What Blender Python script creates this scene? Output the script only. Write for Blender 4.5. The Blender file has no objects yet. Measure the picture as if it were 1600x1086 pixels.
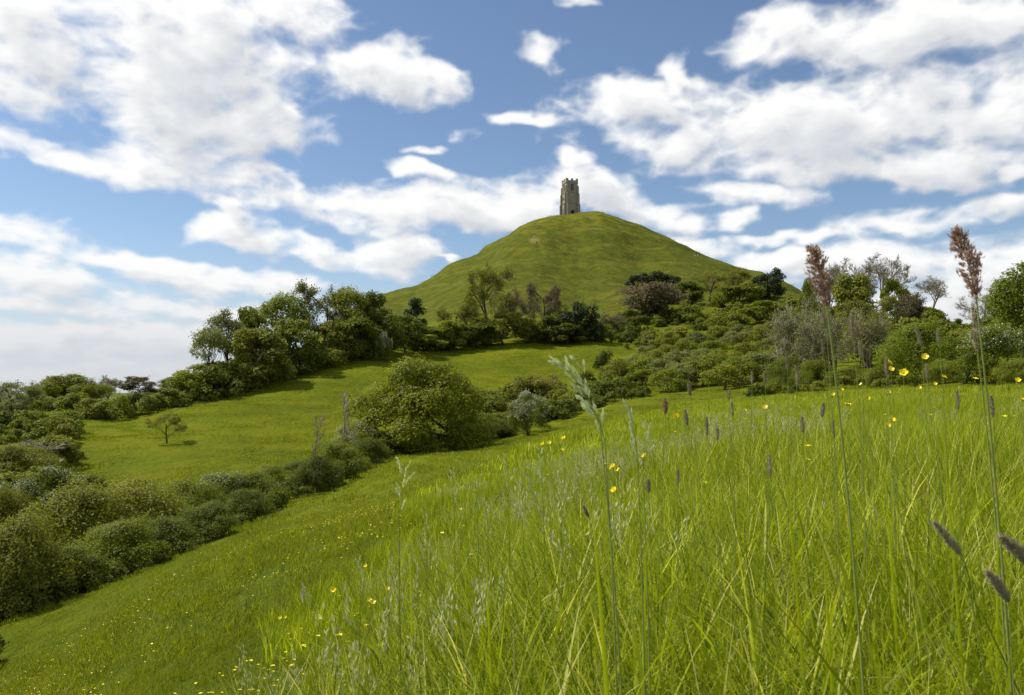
import bpy, bmesh, math, random
import numpy as np
from mathutils import Vector, Matrix, Quaternion

# ------------------------------------------------------------------ camera, sky, sun, exposure
S = bpy.context.scene
COL = S.collection
FPX = 1600 * 28 / 36.0                     # focal length in photograph pixels (28 mm lens)
PITCH = math.atan((612 - 543) / FPX)
R = math.radians

cam_data = bpy.data.cameras.new('camera')
cam_data.lens = 28; cam_data.sensor_width = 36
cam_data.clip_start = 0.05; cam_data.clip_end = 60000
cam_data.dof.use_dof = True; cam_data.dof.focus_distance = 14; cam_data.dof.aperture_fstop = 13
cam = bpy.data.objects.new('camera', cam_data); COL.objects.link(cam)
cam.location = (0, 0, 0); cam.rotation_euler = (math.pi / 2 + PITCH, 0, 0)
S.camera = cam
S.view_settings.view_transform = 'Standard'; S.view_settings.look = 'None'
S.view_settings.gamma = 1; S.view_settings.use_curve_mapping = False
S.view_settings.exposure = 0.24

SUN_EL = 52.0
SUN_H = Vector((-0.965, 0.26, 0)).normalized()      # horizontal direction towards the sun: left, a little beyond
SUN_DIR = Vector((SUN_H.x * math.cos(R(SUN_EL)), SUN_H.y * math.cos(R(SUN_EL)), math.sin(R(SUN_EL))))
sd = bpy.data.lights.new('sun', 'SUN'); sd.energy = 4.9; sd.angle = R(0.5); sd.color = (1.0, 0.955, 0.87)
sun = bpy.data.objects.new('sun', sd); COL.objects.link(sun)
sun.rotation_euler = SUN_DIR.to_track_quat('Z', 'Y').to_euler()
sun.location = (-60, 20, 90)

def P(px, py, Y):
    """point at depth Y that lies behind pixel (px, py) of the 1600 px wide photograph"""
    a = (px - 800) / FPX; b = (543 - py) / FPX
    c, s = math.cos(PITCH), math.sin(PITCH)
    y = c - b * s; z = s + b * c; k = Y / y
    return (a * k, Y, z * k)

class NT:
    """small helper for writing node trees"""
    def __init__(s, tree): s.t = tree; s.n = tree.nodes; s.l = tree.links
    def add(s, typ, **kw):
        n = s.n.new(typ)
        for k, v in kw.items(): setattr(n, k, v)
        return n
    def put(s, sock, v):
        if isinstance(v, bpy.types.NodeSocket): s.l.new(v, sock)
        elif v is not None: sock.default_value = v
    def m(s, op, a, b=None, c=None, clamp=False):
        n = s.n.new('ShaderNodeMath'); n.operation = op; n.use_clamp = clamp
        for i, v in enumerate((a, b, c)): s.put(n.inputs[i], v)
        return n.outputs[0]
    def vm(s, op, a, b=None):
        n = s.n.new('ShaderNodeVectorMath'); n.operation = op
        s.put(n.inputs[0], a)
        if op == 'SCALE': s.put(n.inputs['Scale'], b)
        else: s.put(n.inputs[1], b)
        return n.outputs['Value' if op in ('LENGTH', 'DOT_PRODUCT', 'DISTANCE') else 'Vector']
    def noise(s, vec, scale, detail=3, rough=.5, dist=0):
        n = s.n.new('ShaderNodeTexNoise'); s.put(n.inputs['Vector'], vec)
        n.inputs['Scale'].default_value = scale; n.inputs['Detail'].default_value = detail
        n.inputs['Roughness'].default_value = rough; n.inputs['Distortion'].default_value = dist
        return n.outputs['Fac']
    def sstep(s, v, a, b, lo=0., hi=1.):
        n = s.n.new('ShaderNodeMapRange'); n.interpolation_type = 'SMOOTHSTEP'
        s.put(n.inputs[0], v)
        for i, q in enumerate((a, b, lo, hi)): s.put(n.inputs[i + 1], q)
        return n.outputs[0]
    def mix(s, f, a, b, blend='MIX'):
        n = s.n.new('ShaderNodeMix'); n.data_type = 'RGBA'; n.blend_type = blend
        s.put(n.inputs[0], f)
        for i, v in ((6, a), (7, b)):
            if isinstance(v, tuple) and len(v) == 3: v = v + (1,)
            s.put(n.inputs[i], v)
        return n.outputs[2]
    def xyz(s, v):
        n = s.n.new('ShaderNodeSeparateXYZ'); s.put(n.inputs[0], v); return n.outputs
    def cxyz(s, x, y, z):
        n = s.n.new('ShaderNodeCombineXYZ')
        for i, v in enumerate((x, y, z)): s.put(n.inputs[i], v)
        return n.outputs[0]

# cumulus over a blue sky: soft cloud masses (centre x, centre y, half width, half height, tilt) given in image pixels
CLOUDS = [
 (300,85,180,90,0),(50,75,95,80,0),(470,20,105,44,-8),(250,160,125,62,20),(380,165,105,55,20),(605,112,110,44,8),(690,125,38,34,0),(440,175,42,28,40),(375,215,55,34,45),(150,5,160,36,0),
 (90,250,95,22,12),(235,265,115,34,4),(345,268,118,50,8),(425,288,90,42,20),(575,325,120,34,8),(350,325,45,13,25),(700,325,150,36,0),(660,268,50,14,12),(672,234,38,7,0),
 (400,370,85,26,12),(345,352,48,18,0),(505,396,80,18,5),(628,400,62,25,0),(690,412,30,6,5),
 (40,368,75,24,10),(35,428,105,28,8),(225,412,85,16,6),(345,438,115,22,3),(450,444,52,20,10),(80,478,140,18,3),(300,482,150,16,3),(150,530,330,24,0),(200,585,420,28,0),
 (1150,202,240,60,6),(1060,108,24,30,10),(1000,165,100,36,5),(825,186,78,11,3),(1270,180,170,60,0),(1450,175,165,62,-4),(1570,160,80,52,0),(1180,300,120,26,6,.35),(720,215,60,26,10,.6),(1260,262,170,28,8),(1440,262,110,34,4),(1090,228,110,28,12),(1572,272,28,12,0),
 (1225,52,68,34,0),(1330,45,115,40,0),(1450,45,145,40,-6),(1560,25,80,28,0),
 (845,78,62,44,20,.62),(895,-12,44,8,0),
 (895,250,28,16,0),(925,305,85,34,8),(1010,338,100,26,16),(1138,347,32,18,0),(805,330,100,42,0),(1085,388,70,18,8),(1225,372,90,10,0),
 (1430,340,105,20,-4),(1560,320,80,18,0),(1250,402,110,18,0),(1400,405,160,34,0),(1550,430,105,46,0),(1480,480,190,36,0),
]
world = bpy.data.worlds.new('World'); S.world = world; world.use_nodes = True
wt = world.node_tree; wt.nodes.clear()
def sky_angles(px, py):
    x, y, z = P(px, py, 1.0)
    return math.atan2(x, y), math.atan2(z, math.hypot(x, y))

def sky_field(W=4096, Hh=2048):
    """cloud cover and cloud light over the whole sky, worked out on an azimuth / elevation grid from wrapped gradient noise"""
    rs = np.random.RandomState(5)
    rows = Hh // 2 + 24                                       # from just under the horizon up to the zenith
    az = ((np.arange(W) + .5) / W * 2 - 1) * math.pi
    el = ((np.arange(rows) + .5 - 24) / Hh) * math.pi
    AZ = az[None, :].astype(np.float32); EL = el[:, None].astype(np.float32)
    F = np.float32
    def perlin(u, v, nu, seed):
        """gradient noise, wraps every nu cells along u"""
        r_ = np.random.RandomState(seed); g_ = r_.rand(256, nu).astype(F) * 2 * math.pi
        gx, gy = np.cos(g_), np.sin(g_)
        ui = np.floor(u).astype(np.int32); vi = np.floor(v).astype(np.int32); fu = u - ui; fv = v - vi
        ui %= nu; vi &= 255; u1 = (ui + 1) % nu; v1 = (vi + 1) & 255
        a = gx[vi, ui] * fu + gy[vi, ui] * fv; b = gx[vi, u1] * (fu - 1) + gy[vi, u1] * fv
        c = gx[v1, ui] * fu + gy[v1, ui] * (fv - 1); d = gx[v1, u1] * (fu - 1) + gy[v1, u1] * (fv - 1)
        su = fu * fu * fu * (fu * (fu * 6 - 15) + 10); sv = fv * fv * fv * (fv * (fv * 6 - 15) + 10)
        return (a + (b - a) * su) + ((c + (d - c) * su) - (a + (b - a) * su)) * sv
    A = np.broadcast_to(AZ, (rows, W)); E_ = np.broadcast_to(EL, (rows, W))
    V = (1.55 * E_ + .10 * np.log(np.clip(E_, 0, None) + .06)).astype(F)      # clouds flatten towards the horizon
    def fb(base, octs, seed, gain=.5, billow=False, wu=0, wv=0):
        s = np.zeros((rows, W), F); amp = 1.0; n = base
        for k in range(octs):
            u = (A + wu) * F(n / (2 * math.pi)) + F(n); v = (V + wv) * F(n / (2 * math.pi)) + F(40)
            p = perlin(u, v, n, seed + k)
            s += amp * ((.42 - np.abs(p) * 1.6) if billow else p); amp *= gain; n *= 2
        return s
    w1 = fb(44, 3, 11) * F(.034); w2 = fb(44, 3, 21) * F(.026)
    n1 = fb(56, 6, 31, .56, False, w1 * .5, w2 * .5); n2 = fb(84, 4, 51, .55, True, w1 * .5, w2 * .5)
    w3 = fb(200, 2, 91) * F(.010)
    big = fb(18, 2, 71)
    lay = np.full((rows, W), 9.0, F)
    c0, c1 = np.searchsorted(az, -.95), np.searchsorted(az, .95); r1 = int(.75 / math.pi * Hh) + 24
    ua = A[:r1, c0:c1] + w1[:r1, c0:c1] * .75 + w3[:r1, c0:c1]; ve = E_[:r1, c0:c1] + w2[:r1, c0:c1] * .6 + w3[:r1, c0:c1] * .7
    cur = lay[:r1, c0:c1].copy()
    for (cx, cy, rx, ry, tilt, *faint) in CLOUDS:
        a, e = sky_angles(cx, cy); t = -R(tilt); c_, s_ = math.cos(t), math.sin(t)
        du = ua - F(a); dv = ve - F(e)
        q = np.sqrt(((du * c_ + dv * s_) * (FPX / rx / .98)) ** 2 + ((-du * s_ + dv * c_) * (FPX / ry / .98)) ** 2)
        if faint: q = q + F(faint[0])                         # thin cloud: only its densest wisps show
        h_ = np.clip(.5 + .5 * (cur - q) / .2, 0, 1); cur = cur * (1 - h_) + q * h_ - .2 * h_ * (1 - h_)
    lay[:r1, c0:c1] = cur
    inside = np.clip((.80 - np.abs(A)) / .14, 0, 1) * np.clip((.60 - E_) / .12, 0, 1)
    free = 1.02 - 1.9 * big
    lay = np.minimum(lay, 3) * inside + free * (1 - inside)
    base = 1.0 - lay; base = np.where(base > .3, (.34 + (base - .34) * .5), base)
    dens = base + .56 * n1 + .42 * n2 - .03
    al = np.clip((dens + .22) / .78, 0, 1); al = al * al * (3 - 2 * al)
    # light: how much cloud lies between a point and the sun (to the left and up)
    thick = np.clip(dens, 0, 1.1); occ = np.zeros_like(thick); px = W / (2 * math.pi)
    for k, wgt in ((1, .30), (2, .26), (3.5, .2), (5.5, .14), (8, .10)):
        su = int(round(-.0075 * k * px)); sv = int(round(.0085 * k * px))
        sh = np.roll(thick, -su, 1); sh = np.concatenate([sh[sv:], np.zeros((sv, W), F)], 0); occ += wgt * sh
    shd = np.exp(-2.3 * np.clip(occ - .22, 0, None)) + .5 * np.clip(thick - occ, -.4, .5)
    shd = np.clip((shd - .15) / .85, 0, 1)
    img = np.zeros((Hh, W, 4), F); r0 = Hh // 2 - 24
    img[r0:r0 + rows, :, 0] = shd[:Hh - r0]; img[r0:r0 + rows, :, 1] = al[:Hh - r0]; img[..., 3] = 1
    return img

w = NT(wt)
out = w.add('ShaderNodeOutputWorld'); bg = w.add('ShaderNodeBackground'); w.l.new(bg.outputs[0], out.inputs[0])
sky = w.add('ShaderNodeTexSky', sky_type='NISHITA'); sky.sun_disc = False
sky.sun_elevation = R(SUN_EL); sky.sun_rotation = math.atan2(SUN_H.x, SUN_H.y)
sky.air_density = 1.0; sky.dust_density = .3; sky.ozone_density = 2.6; sky.altitude = 100
field = sky_field()
ci = bpy.data.images.new('cloud_field', field.shape[1], field.shape[0], alpha=False, float_buffer=False, is_data=True)
ci.pixels.foreach_set(field.ravel()); ci.update(); ci.pack()
tc = w.add('ShaderNodeTexCoord'); D = tc.outputs['Generated']
# an environment texture looks along +X at its middle; turn so that the field's middle lies along +Y
env = w.add('ShaderNodeTexEnvironment'); env.image = ci; env.interpolation = 'Cubic'
rot = w.add('ShaderNodeVectorRotate', rotation_type='Z_AXIS'); w.put(rot.inputs['Vector'], D); rot.inputs['Angle'].default_value = -math.pi / 2
w.l.new(rot.outputs[0], env.inputs['Vector'])
ch = w.add('ShaderNodeSeparateColor'); w.l.new(env.outputs['Color'], ch.inputs[0]); shade, alpha = ch.outputs[0], ch.outputs[1]
el = w.m('ARCSINE', w.xyz(D)[2])
ccol = w.mix(shade, (5.6, 5.8, 6.15), (8.6, 8.6, 8.5))
ccol = w.mix(w.sstep(el, .0, .17, .80, 0.), ccol, (5.3, 5.5, 5.9))
haze = w.sstep(el, -.01, .20, .80, 0.)
skyc = w.mix(haze, sky.outputs[0], (4.7, 5.3, 6.2))
col = w.mix(w.m('MULTIPLY', alpha, .98), skyc, ccol)
w.put(bg.inputs['Color'], col); bg.inputs['Strength'].default_value = 0.10
world.cycles.sampling_method = 'MANUAL'; world.cycles.sample_map_resolution = 512

# ------------------------------------------------------------------ the lie of the land: heights fitted through image pixels at judged depths, plus points set by hand
CP=[P(*t) for t in [
(800,1080,2.9),(650,1080,4.2),(500,1080,7),(300,1080,12),(100,1080,22),(0,1085,28),
(1100,1080,2.5),(1500,1080,2.3),(1100,900,3.8),(1500,900,3.6),(1100,750,8),(1500,750,7.5),
(1300,680,16),(1550,650,22),(1300,645,35),(1100,680,22),(1200,622,90),(1400,612,65),(1600,608,55),
(950,850,6),(950,740,16),(900,690,40),(1000,660,60),(1000,636,110),(800,900,7),(800,800,16),(750,740,50),(800,760,28),
(600,800,30),(600,740,70),(500,900,16),(500,820,40),(400,900,20),(300,950,20),(300,900,32),(200,980,23),(150,960,32),
(0,1000,32),(180,915,40),(330,850,50),(440,800,62),(530,765,75),(640,710,92),(760,690,110),(900,650,120),
(330,745,80),(100,740,82),(200,700,98),(480,700,105),(570,640,140),(400,650,130),(740,600,170),(700,570,195),(850,560,205),(920,540,225),(800,540,225),
(600,548,205),(480,577,178),(350,622,150),(180,668,125),(270,640,138),(880,590,180),(0,700,90),(0,655,130),(150,632,160),
(500,540,230),(640,500,340),(700,480,340),(700,432,450),(760,400,480),(850,500,290),(900,480,330),(900,420,400),(900,372,460),(650,452,470),
(873,338,545),(907,333,545),(940,331,540),(1000,353,535),(1050,376,530),(1095,402,520),(1140,411,500),(1190,427,470),(1230,441,440),(1262,467,380),
(830,350,535),(800,363,525),(760,385,515),(700,415,505),(600,458,500),
(1300,484,300),(1440,500,180),(1600,520,150),(1000,470,330),(1000,420,420),(1000,375,470),(1100,450,380),(1150,480,300),(1000,540,230),(1100,540,210),(1200,520,210),
(1300,540,160),(1300,590,110),(1400,560,110),(1100,590,150),(1500,540,120),(1000,600,145),(1150,430,440)]]
CP+= [(0,0,-.95),(2,0,-.85),(-2,0,-1.6),(-2.,2.6,-1.85),(-8,0,-4.6),(-30,0,-13),(30,0,3),(0,-10,-.4),(0,-40,2),(-40,-40,-14),(40,-40,8),
(-28,32,-12.5),(-27,50,-12),(-26,64,-11),(-45,45,-13),(-60,60,-12.5),(-90,60,-15),(60,60,4),(90,110,12),(90,60,9),
(-130,200,-14),(-200,300,-40),(-90,230,2),(-100,350,10),(-140,500,10),(-115,450,28),(-250,500,-30),(-40,620,75),(30,640,95),(100,640,75),(180,620,40),(260,500,20),(160,330,22),
(250,300,5),(200,200,2),(110,160,8),(350,450,-30),(-200,100,-35),(-300,0,-55),(0,-300,-10),(300,0,-10),(0,900,-30),(-300,800,-50),(300,800,-50)]
for k in range(16):
    a=k*math.pi/8
    CP.append((1300*math.sin(a),1300*math.cos(a)+100,-62))
CP=np.array(CP)
def warp(x,y):
    r=np.hypot(x,y); g=20*np.arcsinh(r/12.)
    k=np.where(r>1e-6,g/np.maximum(r,1e-6),20/12.)
    return np.stack([x*k,y*k],-1)
def sc(x,y): return np.hypot(x,y)+9
CPW=warp(CP[:,0],CP[:,1]); Q=(CP[:,2]+.95)/sc(CP[:,0],CP[:,1])
def ker(d2): return .5*d2*np.log(d2+1e-9)
NCP=len(CP); n=NCP
A=np.zeros((n+3,n+3)); D=((CPW[:,None]-CPW[None])**2).sum(-1)
A[:n,:n]=ker(D)+np.eye(n)*.6; A[:n,n]=1; A[:n,n+1:]=CPW; A[n:,:n]=A[:n,n:].T
SOL=np.linalg.solve(A,np.r_[Q,0,0,0])
def H(x,y):
    x=np.asarray(x,float); y=np.asarray(y,float); sh=x.shape; x=x.ravel(); y=y.ravel()
    out=np.empty(len(x))
    for i in range(0,len(x),20000):
        a=x[i:i+20000]; b=y[i:i+20000]; w=warp(a,b)
        d=((w[:,None]-CPW[None])**2).sum(-1)
        q=ker(d)@SOL[:NCP]+SOL[NCP]+w@SOL[NCP+1:]
        z=q*sc(a,b)-.95
        r=np.hypot(a,b-100); t=np.clip((r-900)/400,0,1); t=t*t*(3-2*t)
        out[i:i+20000]=z*(1-t)-62*t
    return out.reshape(sh)

def vnoise(x, y, seed=0):
    """smooth value noise, numpy"""
    xi = np.floor(x); yi = np.floor(y); fx = x - xi; fy = y - yi
    fx = fx * fx * (3 - 2 * fx); fy = fy * fy * (3 - 2 * fy)
    def h(a, b):
        v = np.sin(a * 127.1 + b * 311.7 + seed * 74.7) * 43758.5453
        return v - np.floor(v)
    return (h(xi, yi) * (1 - fx) + h(xi + 1, yi) * fx) * (1 - fy) + (h(xi, yi + 1) * (1 - fx) + h(xi + 1, yi + 1) * fx) * fy
def fbm(x, y, octv=4, seed=0):
    s = 0; a = .5
    for i in range(octv):
        s = s + a * (vnoise(x * 2 ** i, y * 2 ** i, seed + i) - .5); a *= .5
    return s
def ground(x, y):
    """height of the ground: land form, hillside terraces and small unevenness"""
    x = np.asarray(x, float); y = np.asarray(y, float)
    z = H(x, y)
    tor = np.clip((y - 250) / 120, 0, 1) * np.clip((z - 18) / 25, 0, 1) * np.clip((128 - z) / 12, 0, 1)
    zz = z + 22 * fbm(x / 75, y / 75, 3, 3) + .05 * x
    z = z + tor * ((.25 + 1.0 * vnoise(x / 45, zz / 14, 21)) * np.sin(zz * 2 * math.pi / 15.5) * .8 + 2.0 * fbm(x / 10, y / 10, 3, 5))
    far = np.clip((np.hypot(x, y) - 20) / 100, 0, 1)
    z = z + far * 0.55 * fbm(x / 5, y / 5, 3, 9) + 0.06 * fbm(x / 1.3, y / 1.3, 2, 11) * np.clip((np.hypot(x, y) - 1) / 6, 0, 1)
    return z
def hit(px, py):
    """the point of the hillside seen at a pixel"""
    for Y in np.arange(230, 570, 2.0):
        x, y, z = P(px, py, Y)
        if gz(x, y) >= z: break
    return (x, y, gz(x, y))
def gz(x, y): return float(ground(np.array([x]), np.array([y]))[0])

def spaced(first, rate, lim, grow, end):
    v = [0.0]; s = first
    while v[-1] < end:
        s = first + rate * v[-1] if v[-1] < lim else s * grow
        v.append(v[-1] + s)
    return v

def make_obj(name, data, parent=None, loc=None):
    o = bpy.data.objects.new(name, data); COL.objects.link(o)
    if parent: o.parent = parent
    if loc is not None: o.location = loc
    return o
def mesh_np(name, verts, faces, mat=None, smooth=False, mats=None, midx=None):
    """mesh from numpy arrays; faces is an (n, k) array or a list of such arrays"""
    me = bpy.data.meshes.new(name)
    fl = faces if isinstance(faces, list) else [faces]
    fl = [np.asarray(f, dtype=np.int32) for f in fl if len(f)]
    verts = np.asarray(verts, dtype=np.float32)
    loops = np.concatenate([f.ravel() for f in fl]); tot = np.concatenate([np.full(len(f), f.shape[1], np.int32) for f in fl])
    start = np.concatenate([[0], np.cumsum(tot)[:-1]]).astype(np.int32)
    me.vertices.add(len(verts)); me.vertices.foreach_set('co', verts.ravel())
    me.loops.add(len(loops)); me.loops.foreach_set('vertex_index', loops)
    me.polygons.add(len(tot)); me.polygons.foreach_set('loop_start', start); me.polygons.foreach_set('loop_total', tot)
    for m_ in (mats or ([mat] if mat else [])): me.materials.append(m_)
    if midx is not None: me.polygons.foreach_set('material_index', np.asarray(midx, np.int32))
    me.polygons.foreach_set('use_smooth', np.full(len(tot), bool(smooth)))
    me.update(calc_edges=True); me.validate(clean_customdata=False)
    return me
def tag(o, label=None, cat=None, group=None, kind=None):
    if label: o['label'] = label
    if cat: o['category'] = cat
    if group: o['group'] = group
    if kind: o['kind'] = kind
    return o
def thing(name, label, cat, loc=(0, 0, 0), rz=0, group=None):
    o = make_obj(name, None, loc=loc); o.rotation_euler = (0, 0, rz); o.empty_display_size = .3
    return tag(o, label, cat, group)

# ------------------------------------------------------------------ materials
def new_mat(name):
    m = bpy.data.materials.new(name); m.use_nodes = True; m.node_tree.nodes.clear()
    g = NT(m.node_tree); o = g.add('ShaderNodeOutputMaterial'); return m, g, o
def principled(g, col, rough=.8, spec=.3, normal=None):
    p = g.add('ShaderNodeBsdfPrincipled'); g.put(p.inputs['Base Color'], col if isinstance(col, bpy.types.NodeSocket) else tuple(col) + (1,))
    g.put(p.inputs['Roughness'], rough); p.inputs['Specular IOR Level'].default_value = spec
    if normal is not None: g.l.new(normal, p.inputs['Normal'])
    return p.outputs[0]
def leaf_mat(name, c1, c2, trans=.38, tcol=1.5, var=.35, rough=.55, scale=.5):
    """leaf: two tones mixed leaf by leaf and clump by clump, some light passes through"""
    m, g, o = new_mat(name)
    geo = g.add('ShaderNodeNewGeometry'); tcn = g.add('ShaderNodeTexCoord'); oi = g.add('ShaderNodeObjectInfo')
    f = g.m('ADD', g.m('MULTIPLY', geo.outputs['Random Per Island'], .55), g.m('MULTIPLY', g.noise(tcn.outputs['Object'], scale, 2), .6), clamp=True)
    col = g.mix(f, c1, c2)
    bright = g.m('ADD', 1 - var / 2, g.m('MULTIPLY', oi.outputs['Random'], var))
    col = g.vm('SCALE', col, bright)
    d = principled(g, col, rough, .25)
    t = g.add('ShaderNodeBsdfTranslucent'); g.put(t.inputs['Color'], g.vm('MULTIPLY', col, (tcol, tcol * 1.05, tcol * .55)))
    mx = g.add('ShaderNodeMixShader'); mx.inputs[0].default_value = trans
    g.l.new(d, mx.inputs[1]); g.l.new(t.outputs[0], mx.inputs[2]); g.l.new(mx.outputs[0], o.inputs[0])
    return m
def plain_mat(name, c1, c2=None, rough=.8, scale=8, spec=.25, bump=0):
    m, g, o = new_mat(name); tcn = g.add('ShaderNodeTexCoord')
    nz = g.noise(tcn.outputs['Object'], scale, 4, .6)
    col = g.mix(g.sstep(nz, .3, .7), c1, c2 or tuple(v * .7 for v in c1)); nrm = None
    if bump:
        b = g.add('ShaderNodeBump'); b.inputs['Strength'].default_value = bump; g.put(b.inputs['Height'], nz); nrm = b.outputs[0]
    g.l.new(principled(g, col, rough, spec, nrm), o.inputs[0]); return m

M = {}
M['oak'] = leaf_mat('oak leaves', (.085, .108, .007), (.265, .275, .016), scale=.6)
M['mid'] = leaf_mat('green leaves', (.100, .124, .010), (.220, .240, .020))
M['dark'] = leaf_mat('dark green leaves', (.066, .086, .009), (.145, .165, .016), trans=.38)
M['grey'] = leaf_mat('grey green leaves', (.120, .132, .036), (.225, .235, .072))
M['bright'] = leaf_mat('fresh green leaves', (.088, .122, .008), (.205, .235, .014), scale=.7)
M['olive'] = leaf_mat('olive leaves', (.120, .132, .014), (.245, .245, .026))
M['brown'] = leaf_mat('budding brown twigs', (.115, .095, .048), (.20, .165, .085), trans=.2)
M['pine'] = leaf_mat('dark needles', (.020, .034, .010), (.045, .062, .016), trans=.15)
M['blossom'] = leaf_mat('hawthorn blossom', (.42, .42, .34), (.66, .66, .58), trans=.3, tcol=1.0, var=.1)
M['bark'] = plain_mat('bark', (.085, .070, .050), (.040, .034, .026), .9, 3)
M['twig'] = plain_mat('grey twigs', (.23, .19, .13), (.13, .105, .075), .9, 2)
M['paletwig'] = plain_mat('pale twigs', (.36, .32, .23), (.24, .21, .14), .9, 2)

def grass_mat(name, c1, c2, c3, trans=.42):
    """blade: darker at the root, tone varies blade by blade and patch by patch"""
    m, g, o = new_mat(name); geo = g.add('ShaderNodeNewGeometry'); oi = g.add('ShaderNodeObjectInfo')
    r = geo.outputs['Random Per Island']
    col = g.mix(r, c1, c2)
    col = g.mix(g.sstep(r, .90, .97), col, c3)
    big = g.noise(geo.outputs['Position'], .35, 3); big2 = g.noise(geo.outputs['Position'], .06, 2)
    col = g.vm('SCALE', col, g.m('ADD', g.m('ADD', .45, g.m('MULTIPLY', big, .6)), g.m('ADD', g.m('MULTIPLY', oi.outputs['Random'], .25), g.m('MULTIPLY', big2, .3))))
    d = principled(g, col, .55, .16)
    t = g.add('ShaderNodeBsdfTranslucent'); g.put(t.inputs['Color'], g.vm('MULTIPLY', col, (1.7, 1.75, .7)))
    mx = g.add('ShaderNodeMixShader'); mx.inputs[0].default_value = trans
    g.l.new(d, mx.inputs[1]); g.l.new(t.outputs[0], mx.inputs[2]); g.l.new(mx.outputs[0], o.inputs[0]); return m
M['blade'] = grass_mat('meadow grass', (.110, .150, .005), (.370, .410, .016), (.58, .53, .20))
M['short'] = grass_mat('short grass', (.120, .146, .006), (.228, .248, .009), (.26, .27, .04), trans=.35)
M['seed'] = leaf_mat('pale seed heads', (.38, .37, .20), (.56, .54, .32), trans=.35, tcol=1.1, var=.15)
M['stem'] = leaf_mat('grass stems', (.22, .26, .05), (.32, .36, .10), trans=.3, tcol=1.2, var=.1)
M['foxtail'] = leaf_mat('grey purple foxtail', (.24, .195, .14), (.46, .40, .29), trans=.2, tcol=1.0, var=.25, scale=60)
M['plume'] = leaf_mat('pink brown plume', (.22, .115, .095), (.52, .33, .28), trans=.3, tcol=1.0, var=.15, scale=30)
M['oat'] = leaf_mat('green white oat spikelets', (.48, .52, .30), (.80, .82, .62), trans=.4, tcol=1.0, var=.1, scale=60)
M['petal'] = plain_mat('buttercup petals', (.86, .70, .006), (.78, .60, .004), .3, 40, .5)
M['centre'] = plain_mat('buttercup centre', (.45, .42, .03), (.30, .30, .02), .6, 200)

# ground
gm, g, o = new_mat('turf')
geo = g.add('ShaderNodeNewGeometry'); pos = geo.outputs['Position']; px_ = g.xyz(pos)
dist = g.vm('LENGTH', pos)
nl = g.noise(pos, .022, 3, .55); nm = g.noise(pos, .16, 4, .6); ns = g.noise(pos, 1.1, 5, .65); nf = g.noise(pos, 9, 3, .6)
col = g.mix(g.sstep(nl, .38, .62), (.090, .112, .0070), (.130, .152, .0070))
col = g.mix(g.m('MULTIPLY', g.sstep(nm, .42, .70), .55), col, (.168, .168, .0085))
col = g.mix(g.m('MULTIPLY', g.sstep(ns, .45, .75), .35), col, (.065, .100, .005))
tor = g.sstep(px_[1], 255, 330)
tz = g.m('ADD', px_[2], g.m('MULTIPLY', nl, 30))
band = g.m('MULTIPLY', g.m('ADD', g.m('SINE', g.m('MULTIPLY', tz, .47)), 1), .5)
tcol = g.mix(g.sstep(nm, .35, .7), (.070, .082, .0100), (.112, .120, .0110))
tcol = g.mix(g.m('MULTIPLY', g.sstep(g.m('ADD', band, g.m('MULTIPLY', g.m('SUBTRACT', nm, .5), 1.6)), .70, 1.05), .42), tcol, (.150, .150, .020))
tcol = g.mix(g.m('MULTIPLY', g.sstep(ns, .50, .70), .7), tcol, (.045, .062, .010))
crest = g.m('MULTIPLY', g.sstep(px_[2], 88, 118), g.sstep(nm, .40, .62, .15, .8))
tcol = g.mix(crest, tcol, (.17, .165, .016))
# trodden earth on the steep western path
pc = hit(836, 376)
dd = g.vm('LENGTH', g.vm('MULTIPLY', g.vm('SUBTRACT', pos, pc), (.22, .03, .17)))
tcol = g.mix(g.m('MULTIPLY', g.sstep(g.m('ADD', dd, nm), 1.45, .80), .8), tcol, (.22, .175, .06))
col = g.mix(tor, col, tcol)
col = g.mix(g.m('MULTIPLY', g.sstep(dist, 60, 12), .55), col, (.045, .068, .008))     # turf turns darker green towards the camera
plain = g.sstep(dist, 900, 1500)
col = g.mix(plain, col, g.mix(g.sstep(g.noise(pos, .0025, 2), .45, .55), (.07, .10, .03), (.13, .14, .05)))
hgt = g.m('ADD', g.m('MULTIPLY', ns, .5), g.m('MULTIPLY', nf, .06))
hgt = g.m('ADD', hgt, g.m('MULTIPLY', nm, 1.0))
b = g.add('ShaderNodeBump'); b.inputs['Strength'].default_value = 1.0; b.inputs['Distance'].default_value = 1.3; g.put(b.inputs['Height'], hgt)
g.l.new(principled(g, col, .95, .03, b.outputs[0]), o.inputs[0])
M['turf'] = gm

# ------------------------------------------------------------------ ground sheet
xs = spaced(.28, .0125, 520, 1.22, 30000); xs = np.array([-v for v in xs[:0:-1]] + xs)
yf = spaced(.22, .0105, 640, 1.22, 40000); yb = spaced(.6, .06, 300, 1.3, 8000)
ys = np.array([-v for v in yb[:0:-1]] + yf)
X, Y = np.meshgrid(xs, ys); Z = ground(X, Y)
nx, ny = len(xs), len(ys); idx = np.arange(nx * ny).reshape(ny, nx)
fc = np.stack([idx[:-1, :-1], idx[:-1, 1:], idx[1:, 1:], idx[1:, :-1]], -1).reshape(-1, 4)
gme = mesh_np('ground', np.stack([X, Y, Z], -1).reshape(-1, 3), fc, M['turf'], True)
tag(make_obj('ground', gme), kind='structure')
print('ground quads', len(fc))

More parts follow.
